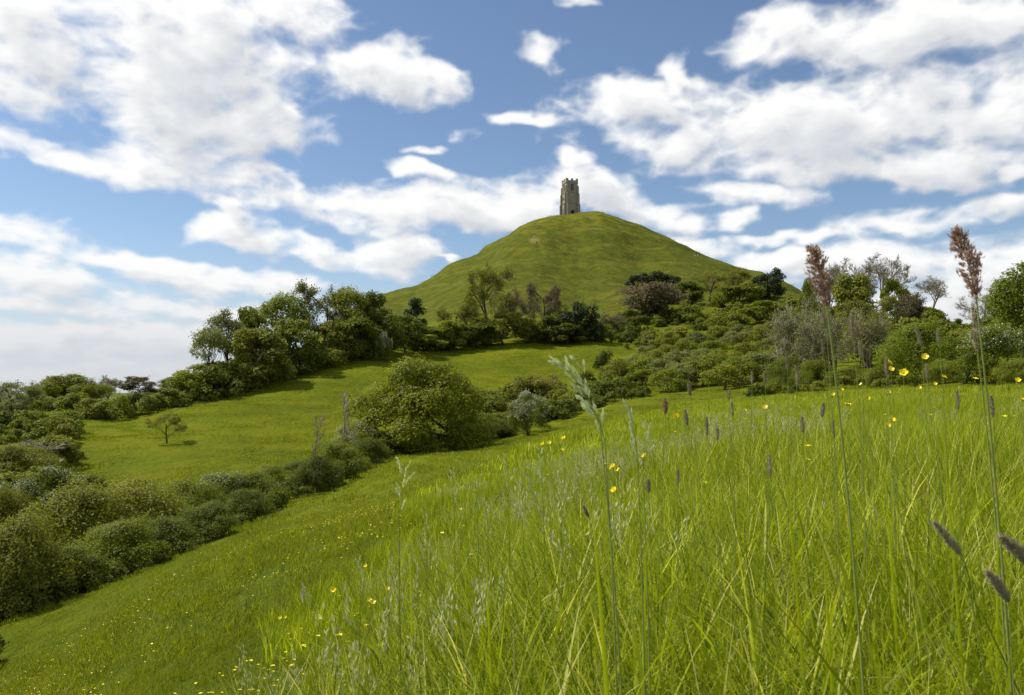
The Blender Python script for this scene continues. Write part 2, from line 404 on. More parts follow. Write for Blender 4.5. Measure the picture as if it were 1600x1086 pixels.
# ------------------------------------------------------------------ the tower on the hill
def bm_obj(name, bm, mat, parent=None, loc=None):
    me = bpy.data.meshes.new(name); bm.normal_update(); bm.to_mesh(me); bm.free(); me.materials.append(mat)
    return make_obj(name, me, parent, loc)
def box(bm, cx, cy, z0, sx, sy, sz, rot=0, taper=1.0):
    vs = []
    for k, f in ((0, 1), (1, taper)):
        for ax, ay in ((-1, -1), (1, -1), (1, 1), (-1, 1)):
            x, y = ax * sx / 2 * f, ay * sy / 2 * f
            vs.append(bm.verts.new((cx + x * math.cos(rot) - y * math.sin(rot), cy + x * math.sin(rot) + y * math.cos(rot), z0 + k * sz)))
    for f in ((0, 3, 2, 1), (4, 5, 6, 7), (0, 1, 5, 4), (1, 2, 6, 5), (2, 3, 7, 6), (3, 0, 4, 7)): bm.faces.new([vs[i] for i in f])
sm, g, o = new_mat('weathered limestone')
tcn = g.add('ShaderNodeTexCoord'); v = tcn.outputs['Object']
br = g.add('ShaderNodeTexBrick'); sp = g.xyz(v)
g.put(br.inputs['Vector'], g.cxyz(g.m('ADD', sp[0], sp[1]), sp[2], 0)); br.inputs['Scale'].default_value = 1
br.inputs['Brick Width'].default_value = .8; br.inputs['Row Height'].default_value = .38; br.inputs['Mortar Size'].default_value = .02
br.inputs['Color1'].default_value = (.42, .365, .28, 1); br.inputs['Color2'].default_value = (.32, .28, .215, 1); br.inputs['Mortar'].default_value = (.16, .13, .09, 1)
c = g.mix(g.m('MULTIPLY', g.sstep(g.noise(v, .5, 5, .65), .42, .68), .55), br.outputs[0], (.25, .215, .165))
c = g.mix(g.m('MULTIPLY', g.sstep(g.noise(v, 1.4, 4, .6), .5, .75), .5), c, (.40, .345, .25))
bp = g.add('ShaderNodeBump'); bp.inputs['Strength'].default_value = .6; bp.inputs['Distance'].default_value = .15; g.put(bp.inputs['Height'], g.m('ADD', br.outputs['Fac'], g.noise(v, 3, 4)))
g.l.new(principled(g, c, .92, .1, bp.outputs[0]), o.inputs[0]); M['stone'] = sm
M['void'] = plain_mat('dark interior', (.02, .018, .014))
M['slat'] = plain_mat('slate louvres', (.10, .095, .085))

tx, ty, _ = P(890.5, 336, 545)
tz0 = gz(tx, ty) - 1.2
tower = thing('stone_tower', 'lone square stone church tower with battlements and buttresses on the summit of the hill', 'tower', (tx, ty, tz0), R(18))
HT = P(890, 284, 545)[2] - tz0          # top of the parapet wall without merlons
W0 = 9.2
def stages(): return [(0, HT * .36, W0), (HT * .36, HT * .67, W0 - .35), (HT * .67, HT - 1.6, W0 - .7)]
def arch(bm, w, h, depth, n=8):
    """pointed-arch prism, front at y = 0"""
    pts = [(-w / 2, 0), (w / 2, 0), (w / 2, h * .62)]
    for k in range(1, n):
        t = k / n; pts.append((w / 2 * (1 - t ** 1.6), h * .62 + (h * .38) * math.sin(t * math.pi / 2)))
    pts.append((0, h)); pts += [(-x, z) for x, z in pts[-2:2:-1]] + [(-w / 2, h * .62)]
    f = [bm.verts.new((x, 0, z)) for x, z in pts]; b_ = [bm.verts.new((x, depth, z)) for x, z in pts]
    bm.faces.new(f); bm.faces.new(b_[::-1])
    for i in range(len(f)): bm.faces.new((f[i], b_[i], b_[(i + 1) % len(f)], f[(i + 1) % len(f)]))
bm = bmesh.new()
for z0, z1, w_ in stages(): box(bm, 0, 0, z0, w_, w_, z1 - z0, 0, .985)
wall = bm_obj('wall', bm, M['stone'], tower)
for i, (z0, z1, w_) in enumerate(stages()):
    bm = bmesh.new(); t = .22
    for s_ in (-1, 1):
        box(bm, 0, s_ * (w_ / 2 + .02), z1 - .3, w_ + .5, .5, .35); box(bm, s_ * (w_ / 2 + .02), 0, z1 - .3, .5, w_ - .52, .35)
    bm_obj('string_course', bm, M['stone'], tower)
# parapet: a wall ring and three merlons a side between corner merlons
bm = bmesh.new(); wp = W0 - .5
for s_ in (-1, 1):
    box(bm, 0, s_ * (wp / 2 - .25), HT - 1.6, wp, .5, 1.6); box(bm, s_ * (wp / 2 - .25), 0, HT - 1.6, .5, wp - 1.01, 1.6)
bm_obj('parapet', bm, M['stone'], tower)
bm = bmesh.new(); box(bm, 0, 0, HT - .02, 1.5, .6, 1.35); bm_obj('tmp', bm, M['stone'])
mer = bpy.data.objects['tmp']; mer_me = mer.data; bpy.data.objects.remove(mer); mer_me.name = 'merlon'
for side in range(4):
    for k in range(3):
        mo = make_obj('merlon', mer_me, tower)
        off = (-1 + k) * (wp - 1.5) / 2.0 if k else -(wp - 1.5) / 2
        d_ = wp / 2 - .26
        a_ = side * math.pi / 2
        mo.location = (off * math.cos(a_) + d_ * math.sin(a_), off * math.sin(a_) - d_ * math.cos(a_), 0); mo.rotation_euler = (0, 0, a_)
# stepped angle buttresses, two at each corner
def buttress_bm():
    bm = bmesh.new()
    for z0, z1, dp in ((0, HT * .34, 1.75), (HT * .34, HT * .64, 1.2), (HT * .64, HT * .84, .7)):
        w_ = .95
        vs = [(-w_ / 2, 0, z0), (w_ / 2, 0, z0), (w_ / 2, -dp, z0), (-w_ / 2, -dp, z0), (-w_ / 2, 0, z1 + .7), (w_ / 2, 0, z1 + .7), (w_ / 2, -dp, z1 - .5), (-w_ / 2, -dp, z1 - .5)]
        q = [bm.verts.new(p_) for p_ in vs]
        for f in ((0, 1, 2, 3), (4, 7, 6, 5), (0, 4, 5, 1), (1, 5, 6, 2), (2, 6, 7, 3), (3, 7, 4, 0)): bm.faces.new([q[i] for i in f])
    return bm
bo = bm_obj('buttress', buttress_bm(), M['stone'], tower); bme = bo.data; first = True
for side in range(4):
    for s_ in (-1, 1):
        ob = bo if first else make_obj('buttress', bme, tower); first = False
        a_ = side * math.pi / 2; off, d_ = s_ * (W0 / 2 - .72), W0 / 2 - .3
        ob.location = (off * math.cos(a_) + d_ * math.sin(a_), off * math.sin(a_) - d_ * math.cos(a_), 0); ob.rotation_euler = (0, 0, a_)
def on_face(name, side, off, z, bm, mat, proud=0.0, parent=None):
    a_ = side * math.pi / 2; w_ = [s for s in stages() if s[0] <= z < s[1]][0][2]
    d_ = w_ / 2 + proud; ob = bm_obj(name, bm, mat, tower)
    ob.location = (off * math.cos(a_) + d_ * math.sin(a_), off * math.sin(a_) - d_ * math.cos(a_), z); ob.rotation_euler = (0, 0, a_)
    return ob
for side in range(4):          # belfry window: stone surround, dark opening, louvres
    bm = bmesh.new(); arch(bm, 2.9, HT * .215, .3); fr = on_face('window_surround', side, 0, HT * .70, bm, M['stone'], .12)
    bm = bmesh.new(); arch(bm, 2.2, HT * .19, .3); op = on_face('belfry_window', side, 0, HT * .71, bm, M['void' if side in (1, 3) else 'slat'], .16)
    bm = bmesh.new(); box(bm, 0, -.02, 0, .28, .12, HT * .175)
    mu = bm_obj('mullion', bm, M['stone'], op)
    for k in range(5):
        bm = bmesh.new(); box(bm, -.52, -.02, .3 + k * .62, .78, .1, .16); box(bm, .52, -.02, .3 + k * .62, .78, .1, .16); bm_obj('louvre', bm, M['slat'], op)
    for sx in (-1.9, 0, 1.9):   # statue niches of the middle stage
        if side == 3 or sx == 0:
            bm = bmesh.new(); arch(bm, .8, 2.3, .25); on_face('niche', side, sx, HT * .45, bm, M['void' if side == 3 else 'stone'], .1)
for side in (0, 3):
    bm = bmesh.new(); arch(bm, 2.3 if side == 0 else 3.0, 2.7 if side == 0 else 4.6, .3); on_face('doorway', side, .2, .9, bm, M['void'], .06)

# ------------------------------------------------------------------ walkers on the hill
def person(px, py, Y, label, top, legs, pose='stand', face=0, hair=(.04, .03, .02)):
    x, y, z = P(px, py, Y) if Y > 530 else hit(px, py); z = gz(x, y)
    t = thing('person', label, 'person', (x, y, z - .04), face, 'walkers on the hill')
    sit = pose == 'sit'; zo = -.42 if sit else 0
    nodes = {'pel': (0, 0, .96), 'wst': (0, 0, 1.08), 'chs': (0, 0, 1.34), 'nek': (0, 0, 1.50), 'hed': (0, -.02, 1.62), 'top': (0, -.01, 1.74)}
    rad = {'pel': .16, 'wst': .14, 'chs': .17, 'nek': .06, 'hed': .10, 'top': .085}
    ed = [('pel', 'wst'), ('wst', 'chs'), ('chs', 'nek'), ('nek', 'hed'), ('hed', 'top')]
    for s_, q in ((-1, 'l'), (1, 'r')):
        st_ = .17 * s_ if pose == 'walk' else .02
        if sit: pts = [('hip', (s_ * .10, -.05, .92), .09), ('kne', (s_ * .14, -.46, .98), .065), ('ank', (s_ * .12, -.60, .50), .045), ('toe', (s_ * .12, -.74, .46), .045)]
        else: pts = [('hip', (s_ * .10, 0, .90), .09), ('kne', (s_ * .11, st_ * -.6, .50), .065), ('ank', (s_ * .11, -st_ + .02, .08), .045), ('toe', (s_ * .12, -st_ - .14, .04), .045)]
        pts2 = [('sho', (s_ * .20, 0, 1.42), .07), ('elb', (s_ * .27, .02 + st_ * .4, 1.14), .05), ('wri', (s_ * .27, -.12 + st_ * .6, .92), .035), ('han', (s_ * .26, -.18 + st_ * .6, .84), .04)]
        for chain, root in ((pts, 'pel'), (pts2, 'chs')):
            prev = root
            for n_, p_, r_ in chain: nodes[n_ + q] = p_; rad[n_ + q] = r_; ed.append((prev, n_ + q)); prev = n_ + q
    keys = list(nodes)
    me = bpy.data.meshes.new('body'); me.from_pydata([(a, b_, c_ + zo) for a, b_, c_ in nodes.values()], [(keys.index(a), keys.index(b_)) for a, b_ in ed], [])
    m, g, o_ = new_mat('clothes')
    zc = g.xyz(g.add('ShaderNodeTexCoord').outputs['Object'])[2]
    c_ = g.mix(g.m('GREATER_THAN', zc, .98 + zo), legs, top); c_ = g.mix(g.m('GREATER_THAN', zc, 1.50 + zo), c_, (.45, .28, .20)); c_ = g.mix(g.m('LESS_THAN', zc, .09 + zo), c_, (.03, .025, .02))
    g.l.new(principled(g, c_, .8), o_.inputs[0]); me.materials.append(m)
    ob = make_obj('body', me, t); sk = ob.modifiers.new('skin', 'SKIN'); sb = ob.modifiers.new('sub', 'SUBSURF'); sb.levels = 1; sb.render_levels = 1
    for i, k in enumerate(keys): me.skin_vertices[0].data[i].radius = (rad[k], rad[k])
    me.skin_vertices[0].data[0].use_root = True
    bm = bmesh.new(); bmesh.ops.create_icosphere(bm, subdivisions=2, radius=.125, matrix=Matrix.Translation((0, .02, 1.69 + zo)) @ Matrix.Scale(.85, 4, (0, 0, 1)))
    bm_obj('hair', bm, plain_mat('hair', hair), t)
person(834, 373, 505, 'walker in a pale top on the worn earth path, upper one of two', (.75, .72, .66), (.10, .11, .16), 'walk', R(150))
person(838, 383, 495, 'walker in dark clothes on the worn earth path, lower one of two', (.08, .05, .04), (.05, .05, .07), 'walk', R(170))
person(908.5, 331, 541, 'person in white standing just right of the tower base', (.85, .84, .8), (.35, .33, .30), 'stand', R(20))
person(893, 333, 538, 'person in dark clothes sitting against the foot of the tower', (.05, .05, .05), (.04, .04, .05), 'sit', R(0))
person(941, 330.5, 540, 'left one of two dark figures sitting on the skyline beside the tower', (.04, .045, .06), (.05, .05, .06), 'sit', R(10))
person(944, 330.5, 540, 'right one of two dark figures sitting on the skyline beside the tower', (.07, .04, .04), (.04, .04, .05), 'sit', R(-10))
person(1086, 402, 512, 'left one of two pale figures high on the right shoulder of the hill', (.80, .80, .78), (.50, .48, .42), 'walk', R(90))
person(1090, 403, 510, 'right one of the two pale figures high on the right shoulder of the hill', (.62, .64, .70), (.12, .14, .20), 'stand', R(90))

# ------------------------------------------------------------------ trees and bushes
def tube_np(pts, rads, sides=5):
    pts = np.asarray(pts, float); n = len(pts); V = []
    t = np.gradient(pts, axis=0); t /= np.linalg.norm(t, axis=1)[:, None] + 1e-9
    up = np.array([0.3, 0.9, 0.1]) if abs(t[0][2]) > .7 else np.array([0, 0, 1.])
    a = np.cross(t, up); a /= np.linalg.norm(a, axis=1)[:, None] + 1e-9; b = np.cross(t, a)
    th = np.arange(sides) * 2 * math.pi / sides
    for i in range(n): V.append(pts[i] + rads[i] * (np.cos(th)[:, None] * a[i] + np.sin(th)[:, None] * b[i]))
    V = np.concatenate(V); i = np.arange(sides); f = []
    for k in range(n - 1): f.append(np.stack([k * sides + i, k * sides + (i + 1) % sides, (k + 1) * sides + (i + 1) % sides, (k + 1) * sides + i], -1))
    return V, np.concatenate(f)
class Acc:
    def __init__(s): s.v = []; s.f = []; s.n = 0
    def add(s, v, f):
        if len(v): s.v.append(v); s.f.append(f + s.n); s.n += len(v)
    def tube(s, *a, **k): s.add(*tube_np(*a, **k))
    def mesh(s, name, mat, smooth=False): return mesh_np(name, np.concatenate(s.v), np.concatenate(s.f), mat, smooth)
def unit(v): return v / (np.linalg.norm(v, axis=-1, keepdims=True) + 1e-9)
def leaves(rs, c, nrm, size, aspect=.62):
    """a diamond leaf (two triangles, slightly folded) at each point"""
    n = len(c); r = unit(rs.normal(size=(n, 3))); t = unit(np.cross(nrm, r)); b = np.cross(nrm, t)
    s = (size * (.6 + .8 * rs.rand(n)))[:, None]; fold = nrm * s * .25
    v = np.stack([c + t * s, c + b * s * aspect + fold, c - t * s, c - b * s * aspect + fold], 1).reshape(-1, 3)
    return v, np.arange(n * 4).reshape(n, 4)
def crown(seed, h, rx, nleaf, size, z0=.25, nl=34, lr=(.20, .36), airy=0.0, flat=.8, top=1.0, skirt=False):
    """leaf positions of a crown: lobes over an uneven dome, leaves on the lobes' outer shells; returns the lobe centres too"""
    rs = np.random.RandomState(seed)
    d = unit(rs.normal(size=(nl, 3))); d[:, 2] = np.where(d[:, 2] < (-.5 if skirt else -.25), -d[:, 2], d[:, 2])
    rz = h * (1 - z0) / 2; cz = h * z0 + rz
    rr = (.50 + .22 * rs.rand(nl))
    lc = d * np.array([rx, rx, rz]) * rr[:, None]; lc[:, 2] += cz
    if skirt:                                  # foliage down to the ground: lobes fill a dome
        t = .06 + .76 * rs.rand(nl) ** .85; ring = np.sqrt(np.clip(1 - ((t - .30) / .60) ** 2, .05, 1)); a_ = rs.rand(nl) * 2 * math.pi
        q_ = rx * ring * (.58 + .22 * rs.rand(nl)) * np.where(t > .6, rs.rand(nl) ** .5, 1)
        lc = np.stack([q_ * np.cos(a_), q_ * np.sin(a_), h * (z0 + (1 - z0) * t)], 1)
    prof = 1.0 + .18 * np.sin(np.arctan2(d[:, 1], d[:, 0]) * 2 + seed); lc[:, :2] *= prof[:, None]
    lrad = (lr[0] + (lr[1] - lr[0]) * rs.rand(nl)) * min(rx, rz * 1.3)
    w = lrad ** 2; k = rs.choice(nl, nleaf, p=w / w.sum())
    e = unit(rs.normal(size=(nleaf, 3)) + d[k] * .55 + np.array([0, 0, .25]))
    rad = lrad[k] * (1 - .45 * rs.rand(nleaf) ** 2 + (.13 + airy) * np.abs(rs.normal(size=nleaf)) * .5)
    # ragged small scale clumping
    cl = vnoise(e[:, 0] * 4 + k, e[:, 1] * 4 + e[:, 2] * 3, seed); rad = rad * (.74 + .46 * cl)
    c = lc[k] + e * rad[:, None] * np.array([1, 1, flat])
    keep = (cl > .24 + .3 * airy * rs.rand(nleaf)) & (c[:, 2] > .02 * h)
    c, e = c[keep], e[keep]
    ns_ = int(nleaf / 170); ks = rs.choice(nl, ns_, p=w / w.sum()); es = unit(rs.normal(size=(ns_, 3)) * .8 + d[ks] * .8 + np.array([0, 0, .7]))   # leading shoots break the outline
    st_ = rs.rand(ns_, 16, 1); ps = lc[ks][:, None] + es[:, None] * (lrad[ks][:, None, None] * (.8 + (.35 + .55 * rs.rand(ns_, 1, 1)) * st_)); ps[:, :, 2] -= (st_[:, :, 0] ** 2) * lrad[ks][:, None] * .12
    ps = (ps + rs.normal(size=ps.shape) * size * .7).reshape(-1, 3); es2 = np.repeat(es, 16, 0)
    c = np.concatenate([c, ps]); e = np.concatenate([e, es2])
    nrm = unit(e * .9 + rs.normal(size=e.shape) * .42 + np.array([0, 0, .35]))
    sz = size * np.r_[np.full(len(c) - len(ps), 1.0), np.full(len(ps), .75)]
    v, f = leaves(rs, c, nrm, sz)
    return v, f, lc
def limbs(seed, h, tr, lc, fork=.22, nlimb=14, sway=.04, sides=6):
    rs = np.random.RandomState(seed + 99); A = Acc()
    top = h * .62; n = 6; pts = [(sway * h * math.sin(i * 1.3 + seed), sway * h * math.cos(i * 1.7 + seed) - sway * h * math.cos(seed), top * i / (n - 1)) for i in range(n)]
    pts = np.array(pts); pts[:, :2] -= pts[0, :2]
    A.tube(pts, [tr * 1.35] + [tr * (1 - .75 * i / (n - 1)) for i in range(1, n)], sides=sides)
    for q in lc[rs.permutation(len(lc))[:nlimb]]:
        z = h * fork + (top - h * fork) * rs.rand() * .8; i = min(int(z / top * (n - 1)), n - 2); fr = z / top * (n - 1) - i
        p0 = pts[i] * (1 - fr) + pts[i + 1] * fr; mid = (p0 + q) / 2 + np.array([0, 0, -.04 * h]) + rs.normal(size=3) * .03 * h
        A.tube([p0, p0 * .6 + mid * .4, mid, q], [tr * .38, tr * .3, tr * .2, tr * .05], sides=4)
    return A
def twig_tree(seed, h, tr, spread=.75, levels=5, start=.25, nch=(4, 5), droop=0.0, thin=.011, multi=1, lens=.62):
    """bare tree: repeated forking down to thin twigs"""
    rs = np.random.RandomState(seed); A = Acc(); B = Acc(); tips = []
    def grow(p, d, L, r, lv):
        n = 4; pts = [p]; q = p.copy(); dd = d.copy()
        for i in range(n - 1):
            dd = unit(dd + rs.normal(size=3) * .16 + np.array([0, 0, .05 - droop * lv * .06])); q = q + dd * L / (n - 1); pts.append(q.copy())
        r1 = max(r * .5, thin * .7)
        (A if lv <= 1 else B).tube(pts, np.linspace(r, r1, n), sides=6 if lv == 0 else 4 if lv == 1 else 3)
        if lv >= levels: tips.append(q); return
        k = rs.randint(nch[0], nch[1] + 1)
        for j in range(k):
            fr = (start if lv == 0 else .3) + (1 - (start if lv == 0 else .3)) * (j + .6 * rs.rand()) / k
            i = min(int(fr * (n - 1)), n - 2); f = fr * (n - 1) - i; b0 = pts[i] * (1 - f) + pts[i + 1] * f
            s = unit(rs.normal(size=3)); s = unit(s - dd * s.dot(dd)); nd = unit(dd * (1 - spread * .55) + s * spread)
            if nd[2] < -.15: nd[2] *= -.5
            grow(b0, nd, L * lens * (.8 + .35 * rs.rand()) * (1.15 - .35 * fr), max(r * .45, thin), lv + 1)
    for k in range(multi):
        d = unit(np.array([rs.normal() * .3 * (multi > 1), rs.normal() * .3 * (multi > 1), 1.0]))
        grow(np.array([rs.normal() * .1 * (multi > 1), rs.normal() * .1 * (multi > 1), 0.0]), d, h * (.55 if multi == 1 else .45), tr, 0)
    return A, B, np.array(tips)
KINDS = {}
def reg(kind, parts, wid, hgt, variant=0): KINDS.setdefault(kind, []).append((parts, wid, hgt))
def norm(vs, h):
    """true width and height of a prototype"""
    v = np.concatenate(vs); return 2 * np.percentile(np.abs(v[:, :2]), 97.5), np.percentile(v[:, 2], 99.7)
def leafy(kind, seed, h, rx, nleaf, size, matn, tr, fork=.22, z0=.25, nlimb=12, blossom=0, **kw):
    v, f, lc = crown(seed, h, rx, nleaf, size, z0, **kw)
    me = mesh_np('crown', v, f, M[matn]); A = limbs(seed, h, tr, lc, fork, nlimb); tm = A.mesh('trunk', M['bark'], True)
    parts = [('trunk', tm), ('crown', me)]
    if blossom:
        rs = np.random.RandomState(seed + 7); cc = v.reshape(-1, 4, 3).mean(1); out_ = cc[:, 2] + np.hypot(cc[:, 0], cc[:, 1]) * .6
        cl = vnoise(cc[:, 0] * 1.6 + 50, cc[:, 2] * 1.6 + cc[:, 1], seed); sel = np.where((cl > .42) & (out_ > np.percentile(out_, 45)))[0]
        sel = rs.choice(sel, min(blossom, len(sel)), replace=False); c = cc[sel]; c = c + unit(c - np.array([0, 0, h * .5])) * size * .5
        bv, bf = leaves(rs, c, unit(rs.normal(size=c.shape) + [0, 0, .8]), size * .62, .9); parts.append(('blossom', mesh_np('blossom', bv, bf, M['blossom'])))
    w_, h_ = norm([v], h); reg(kind, parts, w_, h_)
def bare(kind, seed, h, tr, matn, wid=None, bud=None, nbud=0, bsize=.1, **kw):
    A, B, tips = twig_tree(seed, h, tr, **kw)
    parts = [('trunk', A.mesh('trunk', M['bark'] if matn != 'paletwig' else M['twig'], True)), ('twigs', B.mesh('twigs', M[matn]))]
    if bud:
        rs = np.random.RandomState(seed); c = tips[rs.randint(0, len(tips), nbud)] + rs.normal(size=(nbud, 3)) * .22
        bv, bf = leaves(rs, c, unit(rs.normal(size=c.shape) + [0, 0, .5]), bsize); parts.append(('leaves', mesh_np('leaves', bv, bf, M[bud])))
    w_, h_ = norm(B.v, h); reg(kind, parts, w_, h_)

leafy('great_oak', 3, 13, 9.5, 48000, .175, 'oak', .5, fork=.16, z0=.0, nl=64, lr=(.17, .29), nlimb=24, skirt=True)
for i in range(3):     # hedge bushes near the gully
    leafy('near_bush', 20 + i, 5, 3.1, 24000, .072, 'mid', .10, fork=.03, z0=.0, nl=44, lr=(.20, .34), skirt=True, nlimb=16, airy=.35)
for i in range(2):
    leafy('near_hawthorn', 30 + i, 5, 2.9, 15000, .08, 'mid', .12, fork=.12, z0=.0, nl=44, lr=(.18, .3), blossom=2600, airy=.3, skirt=True)
leafy('white_hawthorn', 36, 5, 2.9, 15000, .08, 'mid', .12, fork=.12, z0=.05, nl=36, lr=(.18, .3), blossom=9000, airy=.3, skirt=True)
for i in range(4):
    leafy('round_tree', 40 + i, 13, 5.0, 6500, .27, 'mid', .28, fork=.2, z0=.10, nl=34, skirt=True)
for i in range(3):
    leafy('airy_tree', 50 + i, 16, 5.2, 6200, .20, 'grey', .26, fork=.2, z0=.18, nl=46, lr=(.13, .24), airy=.8, nlimb=26)
for i in range(3):
    leafy('shrub', 60 + i, 5, 3.4, 4200, .19, 'mid', .10, fork=.05, z0=.0, nl=26, skirt=True, airy=.2)
for i in range(3):
    leafy('orchard_tree', 70 + i, 5.2, 3.0, 4200, .15, 'olive', .14, fork=.15, z0=.12, nl=26, airy=.3, skirt=True)
leafy('small_hawthorn', 80, 5, 2.7, 4200, .14, 'mid', .12, z0=.12, nl=30, blossom=1500, airy=.3)
leafy('dense_evergreen', 84, 12, 5.0, 7500, .24, 'pine', .3, z0=.04, nl=34, skirt=True)
leafy('conifer', 86, 12, 2.9, 5200, .22, 'pine', .25, z0=.06, nl=40, lr=(.26, .42), skirt=True)
bare('bare_tree', 100, 10, .22, 'paletwig', levels=5, nch=(4, 5), thin=.018, start=.35)
bare('bare_tree', 101, 10, .20, 'paletwig', levels=5, nch=(4, 5), thin=.018, start=.4, spread=.65)
bare('sapling', 104, 7, .07, 'paletwig', levels=3, nch=(5, 6), spread=.42, start=.35, thin=.022, lens=.42)
bare('twig_bush', 106, 6, .09, 'paletwig', levels=4, nch=(4, 5), multi=6, spread=.75, thin=.016, bud='grey', nbud=3500, bsize=.07)
bare('twig_bush', 107, 6, .09, 'paletwig', levels=4, nch=(4, 5), multi=6, spread=.8, thin=.016, bud='grey', nbud=3500, bsize=.07)
bare('budding_tree', 110, 12, .25, 'twig', levels=5, nch=(4, 4), spread=.7, thin=.022, bud='olive', nbud=6500, bsize=.11)
bare('budding_tree', 111, 12, .25, 'twig', levels=5, nch=(4, 4), spread=.75, thin=.022, bud='olive', nbud=6500, bsize=.11)
bare('brown_bush', 113, 7, .12, 'twig', levels=4, nch=(4, 5), multi=7, spread=.8, thin=.03, bud='brown', nbud=11000, bsize=.10)
cnt = {}
def plant(px, top, wid, Yd, kind, label, mat=None, name=None, group=None, cat=None, base_up=0.0, hh=None):
    """one tree at depth Yd: its crown reaches photo row `top` and is `wid` photo pixels wide"""
    x, y, zt = P(px, top, Yd); zb = gz(x, y) - .08
    vs = KINDS[kind]; i = cnt.get(kind, 0); cnt[kind] = i + 1; parts, pw, ph = vs[i % len(vs)]
    W_ = wid / FPX * Yd; h_ = hh or max(zt - zb, W_ * (.68 if kind == 'orchard_tree' else .5))
    if base_up: zb += base_up
    nm = name or {'shrub': 'shrub', 'near_bush': 'hedge_bush', 'near_hawthorn': 'hawthorn', 'white_hawthorn': 'hawthorn', 'small_hawthorn': 'hawthorn', 'twig_bush': 'twiggy_bush', 'brown_bush': 'twiggy_bush', 'great_oak': 'oak_tree', 'edge_oak': 'oak_tree', 'airy_tree': 'broadleaf_tree', 'round_tree': 'broadleaf_tree', 'conifer': 'conifer_tree', 'dense_evergreen': 'evergreen_tree'}.get(kind, kind)
    t = thing(nm, label, cat or ('bush' if kind in ('shrub', 'near_bush', 'twig_bush', 'brown_bush') else 'tree'), (x, y, zb), (i * 2.399) % 6.283, group)
    t.scale = (W_ / pw, W_ / pw, h_ / ph)
    for pn, me in parts:
        o = make_obj(pn, me, t)
        if mat and pn in ('crown', 'leaves'):
            o.material_slots[0].link = 'OBJECT'; o.material_slots[0].material = M[mat]
    return t

G1 = 'trees of the wood left of the hill'
T = [
 # --- wood on the brow, left of the hill
 (330,512,56,156,'airy_tree','thin grey-green tree at the far left end of the wood, sky showing through',None,G1),
 (352,483,72,165,'airy_tree','tall silvery grey-green tree, second from the left end of the wood',None,G1),
 (393,480,60,172,'round_tree','mid green tree with a small dark top in the first dip of the wood skyline','mid',G1),
 (402,512,92,160,'round_tree','broad olive tree low in front of the left part of the wood','olive',G1),
 (447,456,86,184,'airy_tree','tall tree where the wood skyline steps up, left shoulder of its highest part','mid',G1),
 (462,498,84,174,'round_tree','dark rounded tree in front below the left shoulder of the high wood','mid',G1),
 (503,445,74,190,'budding_tree','tall thin-leaved tree in the middle of the wood with white sky gaps','grey',G1),
 (545,449,68,196,'airy_tree','tall pale green tree right of the gap with white sky','olive',G1),
 (583,456,60,200,'round_tree','dark round-topped tree at the right end of the high wood skyline','dark',G1),
 (512,502,64,184,'round_tree','small green tree under the gap with white sky','olive',G1),
 (556,496,78,190,'round_tree','full mid green tree in front of the right part of the wood','mid',G1),
 (600,492,56,197,'round_tree','narrow green tree directly left of the dark conifer group','mid',G1),
 (634,492,60,206,'round_tree','dark tree at the left foot of the conifer','dark',G1),
 (650,466,36,216,'conifer','dark pointed conifer standing above the right end of the wood',None,None),
 (672,510,66,214,'round_tree','low dark tree at the right foot of the conifer','mid',G1),
 (600,519,26,190,'white_hawthorn','small pale blossoming hawthorn at the wood edge below the conifer',None,None),
 (704,500,56,218,'round_tree','dark green tree between the conifer and the big sparse tree','mid',G1),
]
for i,(px,tp,w_,Yd,lab) in enumerate([
 (300,580,70,148,'leftmost'),(342,568,72,150,'second from left'),(385,556,66,158,'third from left'),(428,550,62,165,'fourth from left'),(470,546,56,171,'fifth from left'),(512,540,52,180,'sixth from left'),(556,530,52,190,'rightmost')]):
    T.append((px,tp,w_,Yd,'shrub','%s of the low rounded bushes along the lower edge of the wood'%lab,['mid','dark','olive'][i%3],'bushes along the lower edge of the wood'))
